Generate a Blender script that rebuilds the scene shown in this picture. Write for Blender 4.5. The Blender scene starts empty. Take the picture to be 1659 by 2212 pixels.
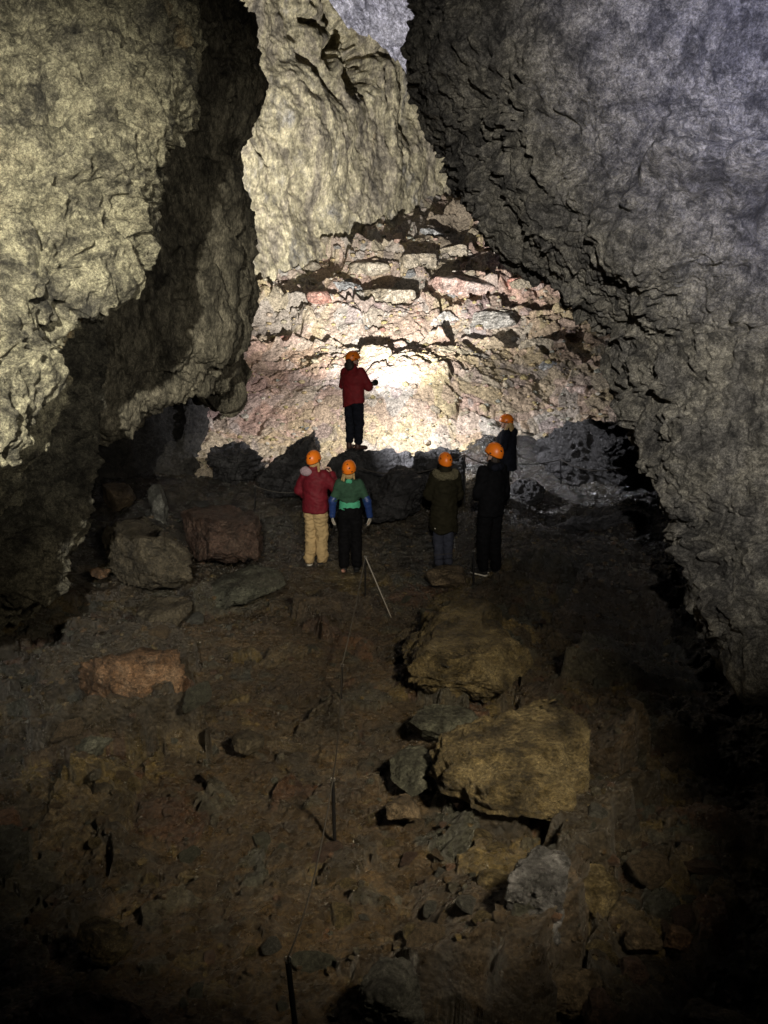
import bpy, bmesh, math, random
import numpy as np
from mathutils import Vector, Matrix

SC = bpy.context.scene
COL = SC.collection
R_ = math.radians
F32 = np.float32

# ------------------------------------------------------------------ camera maths
H_CAM, TH, FPX = 4.0, R_(14.0), 1671.0          # eye height, downward pitch, focal length (photo units 1659 x 2212)
CT, ST = math.cos(TH), math.sin(TH)

def unproj(px, py, d):
    x = (px - 829.5) / FPX * d
    v = (1106.0 - py) / FPX * d
    return (x, d * CT + v * ST, H_CAM - d * ST + v * CT)

def ray(px, py):
    x = (px - 829.5) / FPX
    v = (1106.0 - py) / FPX
    return np.array([x, CT + v * ST, -ST + v * CT])

# ------------------------------------------------------------------ noise (numpy)
_rs = np.random.RandomState(7)
_perm = _rs.permutation(256).astype(np.int32)
_perm = np.concatenate([_perm, _perm, _perm])
_g = _rs.normal(size=(256, 3)).astype(F32)
_g /= np.linalg.norm(_g, axis=1)[:, None]
_rnd = _rs.rand(256, 8).astype(F32)

def perlin(p):
    p = np.asarray(p, F32)
    pi = np.floor(p).astype(np.int32)
    f = p - pi
    pi &= 255
    u = f * f * f * (f * (f * 6 - 15) + 10)
    out = np.zeros(len(p), F32)
    for dx in (0, 1):
        wx = u[:, 0] if dx else 1 - u[:, 0]
        hx = _perm[pi[:, 0] + dx]
        for dy in (0, 1):
            wy = u[:, 1] if dy else 1 - u[:, 1]
            hy = _perm[hx + pi[:, 1] + dy]
            for dz in (0, 1):
                wz = u[:, 2] if dz else 1 - u[:, 2]
                g = _g[_perm[hy + pi[:, 2] + dz] & 255]
                out += wx * wy * wz * (g[:, 0] * (f[:, 0] - dx) + g[:, 1] * (f[:, 1] - dy) + g[:, 2] * (f[:, 2] - dz))
    return out * 1.5

def fbm(p, octv=4, gain=.5, lac=2.03):
    p = np.asarray(p, F32)
    a, s, out = 1.0, 1.0, np.zeros(len(p), F32)
    for i in range(octv):
        out += a * perlin(p * s + 17.3 * i)
        a *= gain; s *= lac
    return out

def ridged(p, octv=4, gain=.5, lac=2.1):
    p = np.asarray(p, F32)
    a, s, out = 1.0, 1.0, np.zeros(len(p), F32)
    for i in range(octv):
        out += a * (1 - 2 * np.abs(perlin(p * s + 9.7 * i)))
        a *= gain; s *= lac
    return out

def worley(p, jit=.9):
    """F1, F2, cell id (0..255), offset to the nearest point."""
    p = np.asarray(p, F32)
    pi = np.floor(p).astype(np.int32)
    f = p - pi
    pi &= 255
    n = len(p)
    f1 = np.full(n, 9, F32); f2 = np.full(n, 9, F32)
    cid = np.zeros(n, np.int32); off = np.zeros((n, 3), F32)
    for dx in (-1, 0, 1):
        hx = _perm[(pi[:, 0] + dx) & 255]
        for dy in (-1, 0, 1):
            hy = _perm[hx + ((pi[:, 1] + dy) & 255)]
            for dz in (-1, 0, 1):
                h = _perm[hy + ((pi[:, 2] + dz) & 255)]
                r = _rnd[h]
                ox = dx + .5 + (r[:, 0] - .5) * jit - f[:, 0]
                oy = dy + .5 + (r[:, 1] - .5) * jit - f[:, 1]
                oz = dz + .5 + (r[:, 2] - .5) * jit - f[:, 2]
                d = np.sqrt(ox * ox + oy * oy + oz * oz)
                m = d < f1
                f2 = np.where(m, f1, np.minimum(f2, d))
                cid = np.where(m, h, cid)
                off[m, 0] = ox[m]; off[m, 1] = oy[m]; off[m, 2] = oz[m]
                f1 = np.where(m, d, f1)
    return f1, f2, cid, off

def worley2(q, jit=.9, seed=0):
    """2-D cells: F1, F2, id, offset."""
    q = np.asarray(q, F32)
    pi = np.floor(q).astype(np.int32)
    f = q - pi
    pi = (pi + seed) & 255
    n = len(q)
    f1 = np.full(n, 9, F32); f2 = np.full(n, 9, F32)
    cid = np.zeros(n, np.int32); off = np.zeros((n, 2), F32)
    for dx in (-1, 0, 1):
        hx = _perm[(pi[:, 0] + dx) & 255]
        for dy in (-1, 0, 1):
            h = _perm[hx + ((pi[:, 1] + dy) & 255)]
            r = _rnd[h]
            ox = dx + .5 + (r[:, 0] - .5) * jit - f[:, 0]
            oy = dy + .5 + (r[:, 1] - .5) * jit - f[:, 1]
            d = np.sqrt(ox * ox + oy * oy)
            m = d < f1
            f2 = np.where(m, f1, np.minimum(f2, d))
            cid = np.where(m, h, cid)
            off[m, 0] = ox[m]; off[m, 1] = oy[m]
            f1 = np.where(m, d, f1)
    return f1, f2, cid, off

def sstep(a, b, x):
    t = np.clip((x - a) / (b - a), 0, 1)
    return t * t * (3 - 2 * t)

# ------------------------------------------------------------------ mesh helpers
def fast_mesh(name, V, faces, smooth=True):
    """V (n,3); faces (m,3) or (m,4)."""
    me = bpy.data.meshes.new(name)
    V = np.ascontiguousarray(V, F32); faces = np.ascontiguousarray(faces, np.int32)
    k = faces.shape[1]
    me.vertices.add(len(V)); me.vertices.foreach_set('co', V.ravel())
    me.loops.add(faces.size); me.loops.foreach_set('vertex_index', faces.ravel())
    me.polygons.add(len(faces))
    me.polygons.foreach_set('loop_start', np.arange(0, faces.size, k, dtype=np.int32))
    me.polygons.foreach_set('use_smooth', np.full(len(faces), smooth))
    me.update(calc_edges=True)
    me.validate()
    return me

def set_tint(me, rgb, wet=None):
    a = me.color_attributes.new('tint', 'FLOAT_COLOR', 'POINT')
    c = np.ones((len(rgb), 4), F32); c[:, :3] = rgb
    if wet is not None: c[:, 3] = 1 - wet
    a.data.foreach_set('color', c.ravel())

def link(name, me, mat=None, parent=None, loc=(0, 0, 0)):
    o = bpy.data.objects.new(name, me)
    COL.objects.link(o)
    if mat is not None: me.materials.append(mat)
    if parent is not None: o.parent = parent
    o.location = loc
    return o

def tag(o, label=None, cat=None, group=None, kind=None):
    if label: o['label'] = label
    if cat: o['category'] = cat
    if group: o['group'] = group
    if kind: o['kind'] = kind
    return o

def grid_faces(nv, nu):
    i = np.arange(nv * nu).reshape(nv, nu)
    return np.stack([i[:-1, :-1], i[:-1, 1:], i[1:, 1:], i[1:, :-1]], -1).reshape(-1, 4)

def catmull(P, n):
    """P (k,...) -> n samples through the k points along axis 0."""
    k = len(P)
    t = np.linspace(0, k - 1, n)
    i = np.minimum(t.astype(int), k - 2); f = (t - i)
    f = f.reshape((-1,) + (1,) * (P.ndim - 1))
    Pe = np.concatenate([2 * P[:1] - P[1:2], P, 2 * P[-1:] - P[-2:-1]])
    a, b, c, d = Pe[i], Pe[i + 1], Pe[i + 2], Pe[i + 3]
    return .5 * (2 * b + (c - a) * f + (2 * a - 5 * b + 4 * c - d) * f ** 2 + (3 * b - a - 3 * c + d) * f ** 3)

def even(P, n):
    """respace along axis 0 so that the cells keep an even size on the rock"""
    d = np.linalg.norm(np.diff(P, axis=0), axis=2)
    s = np.concatenate([np.zeros((1, P.shape[1])), np.cumsum(d, 0)])
    s = s / s[-1]
    s = .5 * s + .5 * s.mean(1, keepdims=True)
    out = np.empty((n, P.shape[1], 3)); tt = np.linspace(0, 1, n)
    for j in range(P.shape[1]):
        for k in range(3): out[:, j, k] = np.interp(tt, s[:, j], P[:, j, k])
    return out

def grid_normals(P):
    du = np.gradient(P, axis=1); dv = np.gradient(P, axis=0)
    n = np.cross(du, dv)
    n /= np.linalg.norm(n, axis=2)[..., None] + 1e-9
    return n

def sheet(name, ctrl, nv, nu, disp, mat, feats=(), grooves=(), facing=(0, 0, 4), tint=None):
    """ctrl: rows x cols of (px,py,depth). A thick rock face lofted through the points."""
    C = np.array(ctrl, float)
    W = np.array([[unproj(*c) for c in row] for row in C])
    P = catmull(W, len(W) * 14)
    P = even(P, nv)
    P = catmull(P.transpose(1, 0, 2), len(W[0]) * 24)
    P = even(P, nu).transpose(1, 0, 2)
    N = grid_normals(P)
    mid = P[nv // 2, nu // 3]
    if np.dot(np.array(facing) - mid, N[nv // 2, nu // 3]) < 0:
        N = -N; flip = True
    else:
        flip = False
    Pf = P.reshape(-1, 3); Nf = N.reshape(-1, 3)
    h = disp(Pf.astype(F32))
    for (px, py, d, rad, amp) in feats:                 # real bulges / hollows, world radius
        c = np.array(unproj(px, py, d))
        r2 = ((Pf - c) ** 2).sum(1) / rad ** 2
        h = h + amp * np.exp(-r2)
    wob = fbm(Pf.astype(F32) * 2.2, 3)
    for (pts, wid, dep) in grooves:                     # clefts
        Q = np.array([unproj(*q) for q in pts])
        best = np.full(len(Pf), 1e9)
        for a, b in zip(Q[:-1], Q[1:]):
            ab = b - a
            t = np.clip(((Pf - a) @ ab) / (ab @ ab), 0, 1)
            best = np.minimum(best, np.linalg.norm(Pf - (a + t[:, None] * ab), axis=1))
        best = best + wob * wid * .6
        h = h - dep * np.exp(-(np.maximum(best, 0) / wid) ** 2)
    P2 = (Pf + Nf * h[:, None])
    fc = grid_faces(nv, nu)
    if flip: fc = fc[:, ::-1]
    me = fast_mesh(name, P2, fc)
    if tint is not None: set_tint(me, tint(Pf.astype(F32), h))
    return link(name, me, mat)

# ------------------------------------------------------------------ materials
def nodes_of(m):
    m.use_nodes = True
    nt = m.node_tree
    return nt, nt.nodes['Principled BSDF']

def ramp(nt, stops):
    r = nt.nodes.new('ShaderNodeValToRGB')
    e = r.color_ramp.elements
    while len(e) < len(stops): e.new(.5)
    for el, (p, c) in zip(e, stops):
        el.position = p; el.color = (*c, 1)
    return r

def rock_mat(name, stops, scale=1.2, stretch=(1, 1, 1), rough=(.75, .95), bump=.5, fine=28., bdist=.03,
             use_tint=False, speck=None, spec=.35, blotch=None, wetlook=False, mott=None, grit=.75):
    m = bpy.data.materials.new(name)
    nt, b = nodes_of(m)
    L = nt.links.new
    tc = nt.nodes.new('ShaderNodeTexCoord')
    mp = nt.nodes.new('ShaderNodeMapping'); mp.inputs['Scale'].default_value = stretch
    L(tc.outputs['Object'], mp.inputs['Vector'])
    def noise(s, det=8, rgh=.6, dis=0):
        n = nt.nodes.new('ShaderNodeTexNoise')
        n.inputs['Scale'].default_value = s; n.inputs['Detail'].default_value = det
        n.inputs['Roughness'].default_value = rgh; n.inputs['Distortion'].default_value = dis
        L(mp.outputs[0], n.inputs['Vector'])
        return n
    def mix(a, c, fac, mode='MIX'):
        x = nt.nodes.new('ShaderNodeMix'); x.data_type = 'RGBA'; x.blend_type = mode
        if isinstance(fac, (int, float)): x.inputs[0].default_value = fac
        else: L(fac, x.inputs[0])
        for k, val in ((6, a), (7, c)):
            if isinstance(val, tuple): x.inputs[k].default_value = (*val, 1)
            else: L(val, x.inputs[k])
        return x.outputs[2]
    n1 = noise(scale, 12, .74, .3)
    r1 = ramp(nt, stops); L(n1.outputs['Fac'], r1.inputs[0])
    col = r1.outputs[0]
    if use_tint:
        at = nt.nodes.new('ShaderNodeVertexColor'); at.layer_name = 'tint'
        col = mix(col, at.outputs[0], 1.0, 'MULTIPLY')
    if blotch:
        n4 = noise(blotch[0], 6, .6, 1.0)
        rb = ramp(nt, [(blotch[1], (0, 0, 0)), (blotch[1] + .1, (1, 1, 1))]); L(n4.outputs['Fac'], rb.inputs[0])
        col = mix(col, blotch[2], rb.outputs[0])
    if mott:
        n6 = noise(mott[0], 8, .75, .2)
        rm = ramp(nt, [(.40, (mott[1],) * 3), (.56, (1.25,) * 3)]); L(n6.outputs['Fac'], rm.inputs[0])
        col = mix(col, rm.outputs[0], 1.0, 'MULTIPLY')
    n2 = noise(fine * .7, 10, .8)
    r2 = ramp(nt, [(.36, (.30, .30, .30)), (.64, (1.6, 1.6, 1.6))]); L(n2.outputs['Fac'], r2.inputs[0])
    col = mix(col, r2.outputs[0], .85, 'MULTIPLY')
    n7 = noise(fine * 2.1, 4, .8)
    rg = ramp(nt, [(.40, (.35,) * 3), (.60, (1.45,) * 3)]); L(n7.outputs['Fac'], rg.inputs[0])
    col = mix(col, rg.outputs[0], grit, 'MULTIPLY')
    if speck:
        v = nt.nodes.new('ShaderNodeTexVoronoi'); v.inputs['Scale'].default_value = speck[0]
        L(mp.outputs[0], v.inputs['Vector'])
        rs = ramp(nt, [(speck[1], (1, 1, 1)), (speck[1] + .05, (0, 0, 0))]); L(v.outputs['Distance'], rs.inputs[0])
        n5 = noise(3.0, 3)
        rk = ramp(nt, [(.5, (0, 0, 0)), (.62, (1, 1, 1))]); L(n5.outputs['Fac'], rk.inputs[0])
        mm = mix((0, 0, 0), rs.outputs[0], rk.outputs[0])
        col = mix(col, speck[2], mm)
    L(col, b.inputs['Base Color'])
    n3 = noise(scale * 4, 5)
    rr = nt.nodes.new('ShaderNodeMapRange')
    rr.inputs[1].default_value = .35; rr.inputs[2].default_value = .65
    rr.inputs[3].default_value = rough[0]; rr.inputs[4].default_value = rough[1]
    L(n3.outputs['Fac'], rr.inputs[0])
    if use_tint and wetlook:
        wm = nt.nodes.new('ShaderNodeMath'); wm.operation = 'MULTIPLY_ADD'      # alpha 1 = dry
        L(at.outputs['Alpha'], wm.inputs[0]); wm.inputs[1].default_value = .40; wm.inputs[2].default_value = .60
        wx = nt.nodes.new('ShaderNodeMath'); wx.operation = 'MULTIPLY'
        L(wm.outputs[0], wx.inputs[0]); L(rr.outputs[0], wx.inputs[1]); L(wx.outputs[0], b.inputs['Roughness'])
    else: L(rr.outputs[0], b.inputs['Roughness'])
    b.inputs['Specular IOR Level'].default_value = spec
    vb = nt.nodes.new('ShaderNodeTexVoronoi'); vb.inputs['Scale'].default_value = fine * .7
    L(mp.outputs[0], vb.inputs['Vector'])
    ad = nt.nodes.new('ShaderNodeMath'); ad.operation = 'MULTIPLY_ADD'
    L(vb.outputs['Distance'], ad.inputs[0]); ad.inputs[1].default_value = -.5; L(n2.outputs['Fac'], ad.inputs[2])
    bp = nt.nodes.new('ShaderNodeBump'); bp.inputs['Strength'].default_value = bump; bp.inputs['Distance'].default_value = bdist
    L(ad.outputs[0], bp.inputs['Height']); L(bp.outputs[0], b.inputs['Normal'])
    return m

def plain_mat(name, col, rough=.7, spec=.4, metal=0, var=.25, scale=30., bump=.15, bdist=.004, sheen=0):
    m = bpy.data.materials.new(name)
    nt, b = nodes_of(m); L = nt.links.new
    tc = nt.nodes.new('ShaderNodeTexCoord')
    n = nt.nodes.new('ShaderNodeTexNoise'); n.inputs['Scale'].default_value = scale; n.inputs['Detail'].default_value = 5
    L(tc.outputs['Object'], n.inputs['Vector'])
    lo = tuple(c * (1 - var) for c in col); hi = tuple(min(1, c * (1 + var)) for c in col)
    r = ramp(nt, [(.3, lo), (.7, hi)]); L(n.outputs['Fac'], r.inputs[0]); L(r.outputs[0], b.inputs['Base Color'])
    b.inputs['Roughness'].default_value = rough; b.inputs['Specular IOR Level'].default_value = spec
    b.inputs['Metallic'].default_value = metal
    if sheen: b.inputs['Sheen Weight'].default_value = sheen
    bp = nt.nodes.new('ShaderNodeBump'); bp.inputs['Strength'].default_value = bump; bp.inputs['Distance'].default_value = bdist
    L(n.outputs['Fac'], bp.inputs['Height']); L(bp.outputs[0], b.inputs['Normal'])
    return m

M = {}
M['wall_near'] = rock_mat('crusty_yellow_rock', [(.36, (.07, .066, .052)), (.46, (.20, .185, .13)), (.55, (.37, .345, .23)), (.64, (.33, .30, .20)), (.74, (.16, .15, .12))],
                          scale=2.6, fine=46, bump=1.0, bdist=.05, mott=(7., .32), blotch=(1.1, .66, (.34, .24, .11)))
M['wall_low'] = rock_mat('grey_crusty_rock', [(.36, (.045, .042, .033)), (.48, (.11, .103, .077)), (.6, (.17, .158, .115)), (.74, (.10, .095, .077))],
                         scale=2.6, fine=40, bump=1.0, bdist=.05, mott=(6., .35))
M['wall_mid'] = rock_mat('brown_streaked_rock', [(.36, (.06, .054, .042)), (.5, (.16, .145, .105)), (.64, (.25, .225, .165))],
                         scale=1.6, stretch=(1, 1, .4), fine=24, bump=.9, bdist=.05, mott=(4., .4))
M['wall_shade'] = rock_mat('shade_black_rock', [(.36, (.012, .011, .010)), (.5, (.03, .028, .025)), (.64, (.05, .046, .042))], scale=1.6, fine=20, bump=.9, bdist=.05)  # near-black colour carries the shade of the left hollow
M['wall_right'] = rock_mat('grey_brown_rock', [(.35, (.07, .066, .06)), (.46, (.16, .15, .13)), (.56, (.27, .25, .20)), (.66, (.20, .19, .17)), (.76, (.12, .115, .11))],
                           scale=2.2, fine=36, bump=1.0, bdist=.06, mott=(5., .35))
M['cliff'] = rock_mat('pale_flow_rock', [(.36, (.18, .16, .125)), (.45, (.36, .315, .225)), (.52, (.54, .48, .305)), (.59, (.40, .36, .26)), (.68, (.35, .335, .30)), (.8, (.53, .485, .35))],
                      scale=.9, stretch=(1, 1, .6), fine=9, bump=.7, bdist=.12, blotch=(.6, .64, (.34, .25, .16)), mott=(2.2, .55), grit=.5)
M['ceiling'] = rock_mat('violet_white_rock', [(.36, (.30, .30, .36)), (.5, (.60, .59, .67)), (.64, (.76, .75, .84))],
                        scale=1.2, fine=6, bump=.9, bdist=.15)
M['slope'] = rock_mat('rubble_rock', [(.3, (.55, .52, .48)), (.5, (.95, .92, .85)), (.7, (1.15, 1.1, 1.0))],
                      scale=1.1, fine=14, bump=.55, bdist=.05, use_tint=True)
M['ground'] = rock_mat('muddy_rock', [(.3, (.45, .42, .38)), (.5, (.95, .92, .85)), (.7, (1.35, 1.25, 1.1))],
                       scale=2.2, fine=34, bump=1.0, bdist=.05, use_tint=True, mott=(5., .6), rough=(.18, .55), spec=1.0, wetlook=True)

# ------------------------------------------------------------------ ground and slope
def base_z(X, Y):
    X = np.asarray(X, float); Y = np.asarray(Y, float)
    z = .15 + .18 * np.maximum(Y - 11.6, 0) + .06 * np.maximum(8.5 - Y, 0)
    z = z + .33 * sstep(.7, 1.7, X) * sstep(8.3, 10.2, Y)
    z = z + .9 * sstep(-2.2, -6.5, X) * sstep(5, 10, Y) * .8
    z = z + .5 * sstep(3.0, 7.0, X)
    return z

def gpt(px, py, dz=0.):
    """where the sight line through a photo point meets the floor"""
    r = ray(px, py)
    lo, hi = 1.0, 40.0
    for t in np.linspace(2, 40, 400):
        if H_CAM + r[2] * t < base_z(r[0] * t, r[1] * t) + dz:
            hi = t; lo = t - .1; break
    for _ in range(30):
        m = .5 * (lo + hi)
        if H_CAM + r[2] * m < base_z(r[0] * m, r[1] * m) + dz: hi = m
        else: lo = m
    return np.array([r[0] * hi, r[1] * hi, H_CAM + r[2] * hi])

NX, NY = 1300, 1250
gx = np.concatenate([np.linspace(-8.5, -4.6, 80)[:-1], np.linspace(-4.6, 5.0, NX - 159), np.linspace(5.0, 8.5, 81)[1:]])
gy = 2.2 * (17.0 / 2.2) ** np.linspace(0, 1, NY)
GX, GY = np.meshgrid(gx, gy)
X, Y = GX.ravel(), GY.ravel()
q = np.stack([X, Y], 1).astype(F32)
q3 = np.stack([X, Y, 0 * X], 1).astype(F32)
warp = np.stack([fbm(q3 * 1.1 + 3, 3), fbm(q3 * 1.1 + 40, 3)], 1) * .35
path = np.exp(-((X + 1.0 + .18 * np.sin(Y * .9)) / (1.0 + .05 * Y)) ** 4) * sstep(12.5, 9.5, Y)       # trodden mud
mask = 1.35 - .75 * path
z = base_z(X, Y) + .10 * fbm(q3 * .55, 3) * (.5 + mask)
def blocks(freq, seed, lo, hi, tilt, wseed, wamp, gap):
    """broken blocks: tilted tops, steep sides, a gap round each"""
    wq = np.stack([fbm(q3 * freq * 1.6 + wseed, 3, .6), fbm(q3 * freq * 1.6 + wseed + 30, 3, .6)], 1) * wamp
    f1, f2, c, o = worley2(q * freq + wq, seed=seed)
    r = _rnd[c]
    e = sstep(.0, .10 + .022 * freq, f2 - f1)
    top = lo + (hi - lo) * r[:, 2] + tilt * ((r[:, 3] - .5) * o[:, 0] + (r[:, 4] - .45) * o[:, 1]) / freq
    return top - gap * (1 - e), r, e
def smax(a, b, k):
    h_ = np.clip(.5 + .5 * (a - b) / k, 0, 1)
    return b + (a - b) * h_ + k * h_ * (1 - h_)
pal = np.array([[.085, .068, .046], [.125, .100, .062], [.085, .080, .062], [.062, .066, .056], [.145, .112, .050], [.095, .056, .036], [.078, .060, .042], [.058, .048, .034]], F32)
mud = np.array([.088, .062, .034], F32)
mudz = -.045 + .07 * path + .045 * fbm(q3 * 1.7 + 5, 4, .55) + .022 * fbm(q3 * 8, 4, .65)
rough_ = .022 * fbm(q3 * 6 + 60, 4, .65) + .008 * fbm(q3 * 34, 2, .7)
b1, r1, e1 = blocks(.85, 11, -.22, .30, 1.1, 3, .30, .30)
b2, r2, e2 = blocks(2.1, 90, -.10, .17, .9, 8, .28, .18)
b3, r3, e3 = blocks(5.0, 150, -.035, .085, .8, 14, .26, .09)
sink = -.15 * path
hb = smax(smax(b1 + sink, b2 + sink * .6, .02), b3 + sink * .3, .012) + rough_
own = np.where((b1 + sink)[:, None] > np.maximum(b2 + sink * .6, b3 + sink * .3)[:, None], pal[(r1[:, 5] * 7.99).astype(int)],
      np.where((b2 + sink * .6 > b3 + sink * .3)[:, None], pal[(r2[:, 5] * 7.99).astype(int)], pal[(r3[:, 5] * 7.99).astype(int)]))
out_ = sstep(-.03, .03, hb - mudz)
z = z + smax(hb, mudz, .015) * (1 - .72 * sstep(9.6, 11.0, Y))
tint = mud * (1 - out_[:, None]) + own * out_[:, None]
tint = (tint * (1 + .35 * np.clip(fbm(q3 * 1.3 + 44, 3), -1, 1))[:, None]).astype(F32)
# wet black lava behind and beside the group
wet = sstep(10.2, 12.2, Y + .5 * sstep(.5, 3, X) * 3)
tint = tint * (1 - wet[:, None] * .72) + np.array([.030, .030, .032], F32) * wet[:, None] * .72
side_shade = sstep(1.9, 3.2, X) + sstep(-2.4, -4.0, X)
tint = tint * (1 - .55 * np.clip(side_shade, 0, 1)[:, None])  # shade painted into the floor colour towards both sides
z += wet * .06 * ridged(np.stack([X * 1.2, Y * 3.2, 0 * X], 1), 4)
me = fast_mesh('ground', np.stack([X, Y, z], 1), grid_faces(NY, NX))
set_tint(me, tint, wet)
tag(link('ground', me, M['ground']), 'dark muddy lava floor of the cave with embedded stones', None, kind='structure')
GZ = z.reshape(NY, NX)
def ground_z(x, y):
    i = int(np.clip(np.searchsorted(gy, y), 1, NY - 1)); j = int(np.clip(np.searchsorted(gx, x), 1, NX - 1))
    return float(GZ[i, j])

# lit rubble slope at the back
def slope_base(X, Y):
    z = 1.15 + .52 * (Y - 16.0)
    z = z + .55 * np.exp(-((X - .9) / 2.6) ** 2 - ((Y - 18.3) / 1.5) ** 2)          # broad hump behind the guide
    z = z - .35 * np.exp(-((X - .9) / 2.4) ** 2 - ((Y - 20.2) / .6) ** 2)
    z = z + .30 * sstep(3, 6, X)
    z = z + .25 * sstep(-2.5, -4.5, X)
    return z
NX2, NY2 = 760, 820
sx = np.linspace(-8, 9, NX2); sy = np.linspace(15.0, 32.0, NY2)
SX, SY = np.meshgrid(sx, sy); X, Y = SX.ravel(), SY.ravel()
q = np.stack([X, Y], 1).astype(F32); q3 = np.stack([X, Y, 0 * X], 1).astype(F32)
z = slope_base(X, Y)
warp = np.stack([fbm(q3 * .9 + 3, 3), fbm(q3 * .9 + 60, 3)], 1) * .4
rel = .60 + 1.0 * sstep(18.5, 22.0, Y)
stint = np.empty((len(X), 3), F32)
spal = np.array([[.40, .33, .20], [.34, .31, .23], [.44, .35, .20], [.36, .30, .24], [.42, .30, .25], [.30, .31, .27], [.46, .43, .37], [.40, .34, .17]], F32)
f1, f2, cid, off = worley2(q * [.40, .72] + warp, seed=31)
rn = _rnd[cid]; e = sstep(0, .07, f2 - f1)
z += rel * (.20 * (rn[:, 2] - .5) * e + .60 * ((rn[:, 3] - .5) * off[:, 0] * .6 - (rn[:, 4] * .9 + .05) * off[:, 1]) * e - .04 * (1 - e))
stint[:] = spal[(rn[:, 5] * 7.99).astype(int)]
f1, f2, cid, off = worley2(q * [1.25, 2.0] + warp * 2.0 + 5, seed=77)
rn = _rnd[cid]; e = sstep(0, .10, f2 - f1)
z += rel * (.09 * (rn[:, 2] - .5) * e + .24 * ((rn[:, 3] - .5) * off[:, 0] * .6 - (rn[:, 4] - .1) * off[:, 1]) * e - .03 * (1 - e))
stint = np.where((rn[:, 6] > .5)[:, None], spal[(rn[:, 5] * 7.99).astype(int)], stint)
f1, f2, cid, off = worley2(q * [5.2, 6.5] + warp * 5 + 15, seed=140)
rn = _rnd[cid]; e = sstep(0, .16, f2 - f1)
z += (.025 * (rn[:, 2] - .5) * e + .045 * ((rn[:, 3] - .5) * off[:, 0] - (rn[:, 4] - .3) * off[:, 1]) * e - .02 * (1 - e))
z += .05 * fbm(q3 * 1.7, 4) + .022 * ridged(q3 * 4.2, 4)
stn = np.clip(.5 + .9 * fbm(q3 * .35 + 90, 4, .6), 0, .999)
span = np.array([[.33, .285, .25], [.43, .36, .25], [.47, .36, .30], [.46, .425, .40], [.38, .315, .33]], F32)[(stn * 5).astype(int)]
stint = stint * .35 + span * .65
pink = np.exp(-((X + 3.0) / 1.3) ** 2 - ((Y - 18.5) / 2.0) ** 2) + .8 * np.exp(-((X - 3.6) / 1.0) ** 2 - ((Y - 23) / 1.2) ** 2)
stint = stint * (1 - .55 * pink[:, None]) + np.array([.46, .27, .22], F32) * .55 * pink[:, None]
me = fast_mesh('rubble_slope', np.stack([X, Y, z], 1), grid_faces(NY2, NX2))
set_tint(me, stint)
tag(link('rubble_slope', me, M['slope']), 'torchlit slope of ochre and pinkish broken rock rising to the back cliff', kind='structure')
SZ = z.reshape(NY2, NX2)
def slope_z(x, y):
    i = int(np.clip(np.searchsorted(sy, y), 1, NY2 - 1)); j = int(np.clip(np.searchsorted(sx, x), 1, NX2 - 1))
    return float(SZ[i, j])
def spt(px, py):
    r = ray(px, py)
    for t in np.linspace(14, 40, 1300):
        x, y, zz = r[0] * t, r[1] * t, H_CAM + r[2] * t
        if y > 15.05 and zz < slope_z(x, y): return np.array([x, y, zz])
    return np.array([r[0] * 25, r[1] * 25, H_CAM + r[2] * 25])

# ------------------------------------------------------------------ cave walls
def billow(p, octv, gain=.55, lac=2.1):
    a, s, out = 1.0, 1.0, np.zeros(len(p), F32)
    for i in range(octv):
        out += a * np.abs(perlin(p * s + 13.1 * i)); a *= gain; s *= lac
    return out

def lumps(p, f, seed=0.):
    """rounded clods of uneven size standing on the face"""
    f1, f2, c, o = worley(p * f + seed)
    return np.maximum(0, .62 - f1) * (.25 + 1.1 * _rnd[c][:, 1])

def holes(p, f, seed=0., keep=.5, wall=.12):
    """round gas holes with sharp lips, only in some of the cells"""
    f1, f2, c, o = worley(p * f + seed)
    r = .18 + .26 * _rnd[c][:, 2]
    return np.where(_rnd[c][:, 3] < keep, 1 - sstep(r - wall, r, f1), 0)

def disp_crust(p):
    w = np.stack([fbm(p * 4.1 + 9, 2, .6), fbm(p * 4.1 + 33, 2, .6), fbm(p * 4.1 + 71, 2, .6)], 1)
    s = (p + w * .06) * np.array([1, 1, .85], F32)
    h = -.06 + .20 * fbm(p * .8, 2) + .075 * fbm(s * 2.8 + 3, 4, .6)
    h += .15 * lumps(s, 1.7) + .08 * lumps(s, 5, 31) + .045 * lumps(s, 11, 51)
    h -= .13 * sstep(.20, .5, fbm(s * 2.1 + 21, 4, .6))
    h -= .065 * holes(s, 4.0, 3, .5, .16) + .045 * holes(s, 8, 9, .6, .2)
    return h + .034 * fbm(p * 14, 2, .6)

def disp_mid(p):
    s = p * np.array([1, 1, .45], F32)
    w = np.stack([perlin(p * 1.1 + 9), perlin(p * 1.1 + 33), perlin(p * .6 + 71)], 1)
    h = -.12 + .24 * fbm(p * .8, 3) + .13 * fbm(s * 1.9 + w * .2, 4, .6) + .22 * lumps(s, 1.8)
    h -= .16 * sstep(.22, .55, fbm(s * 2.0 + 11, 4, .6)) + .09 * holes(p + w * .1, 3.6, 5, .4, .16)
    return h + .05 * fbm(p * np.array([9, 9, 6], F32), 3, .6)

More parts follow.
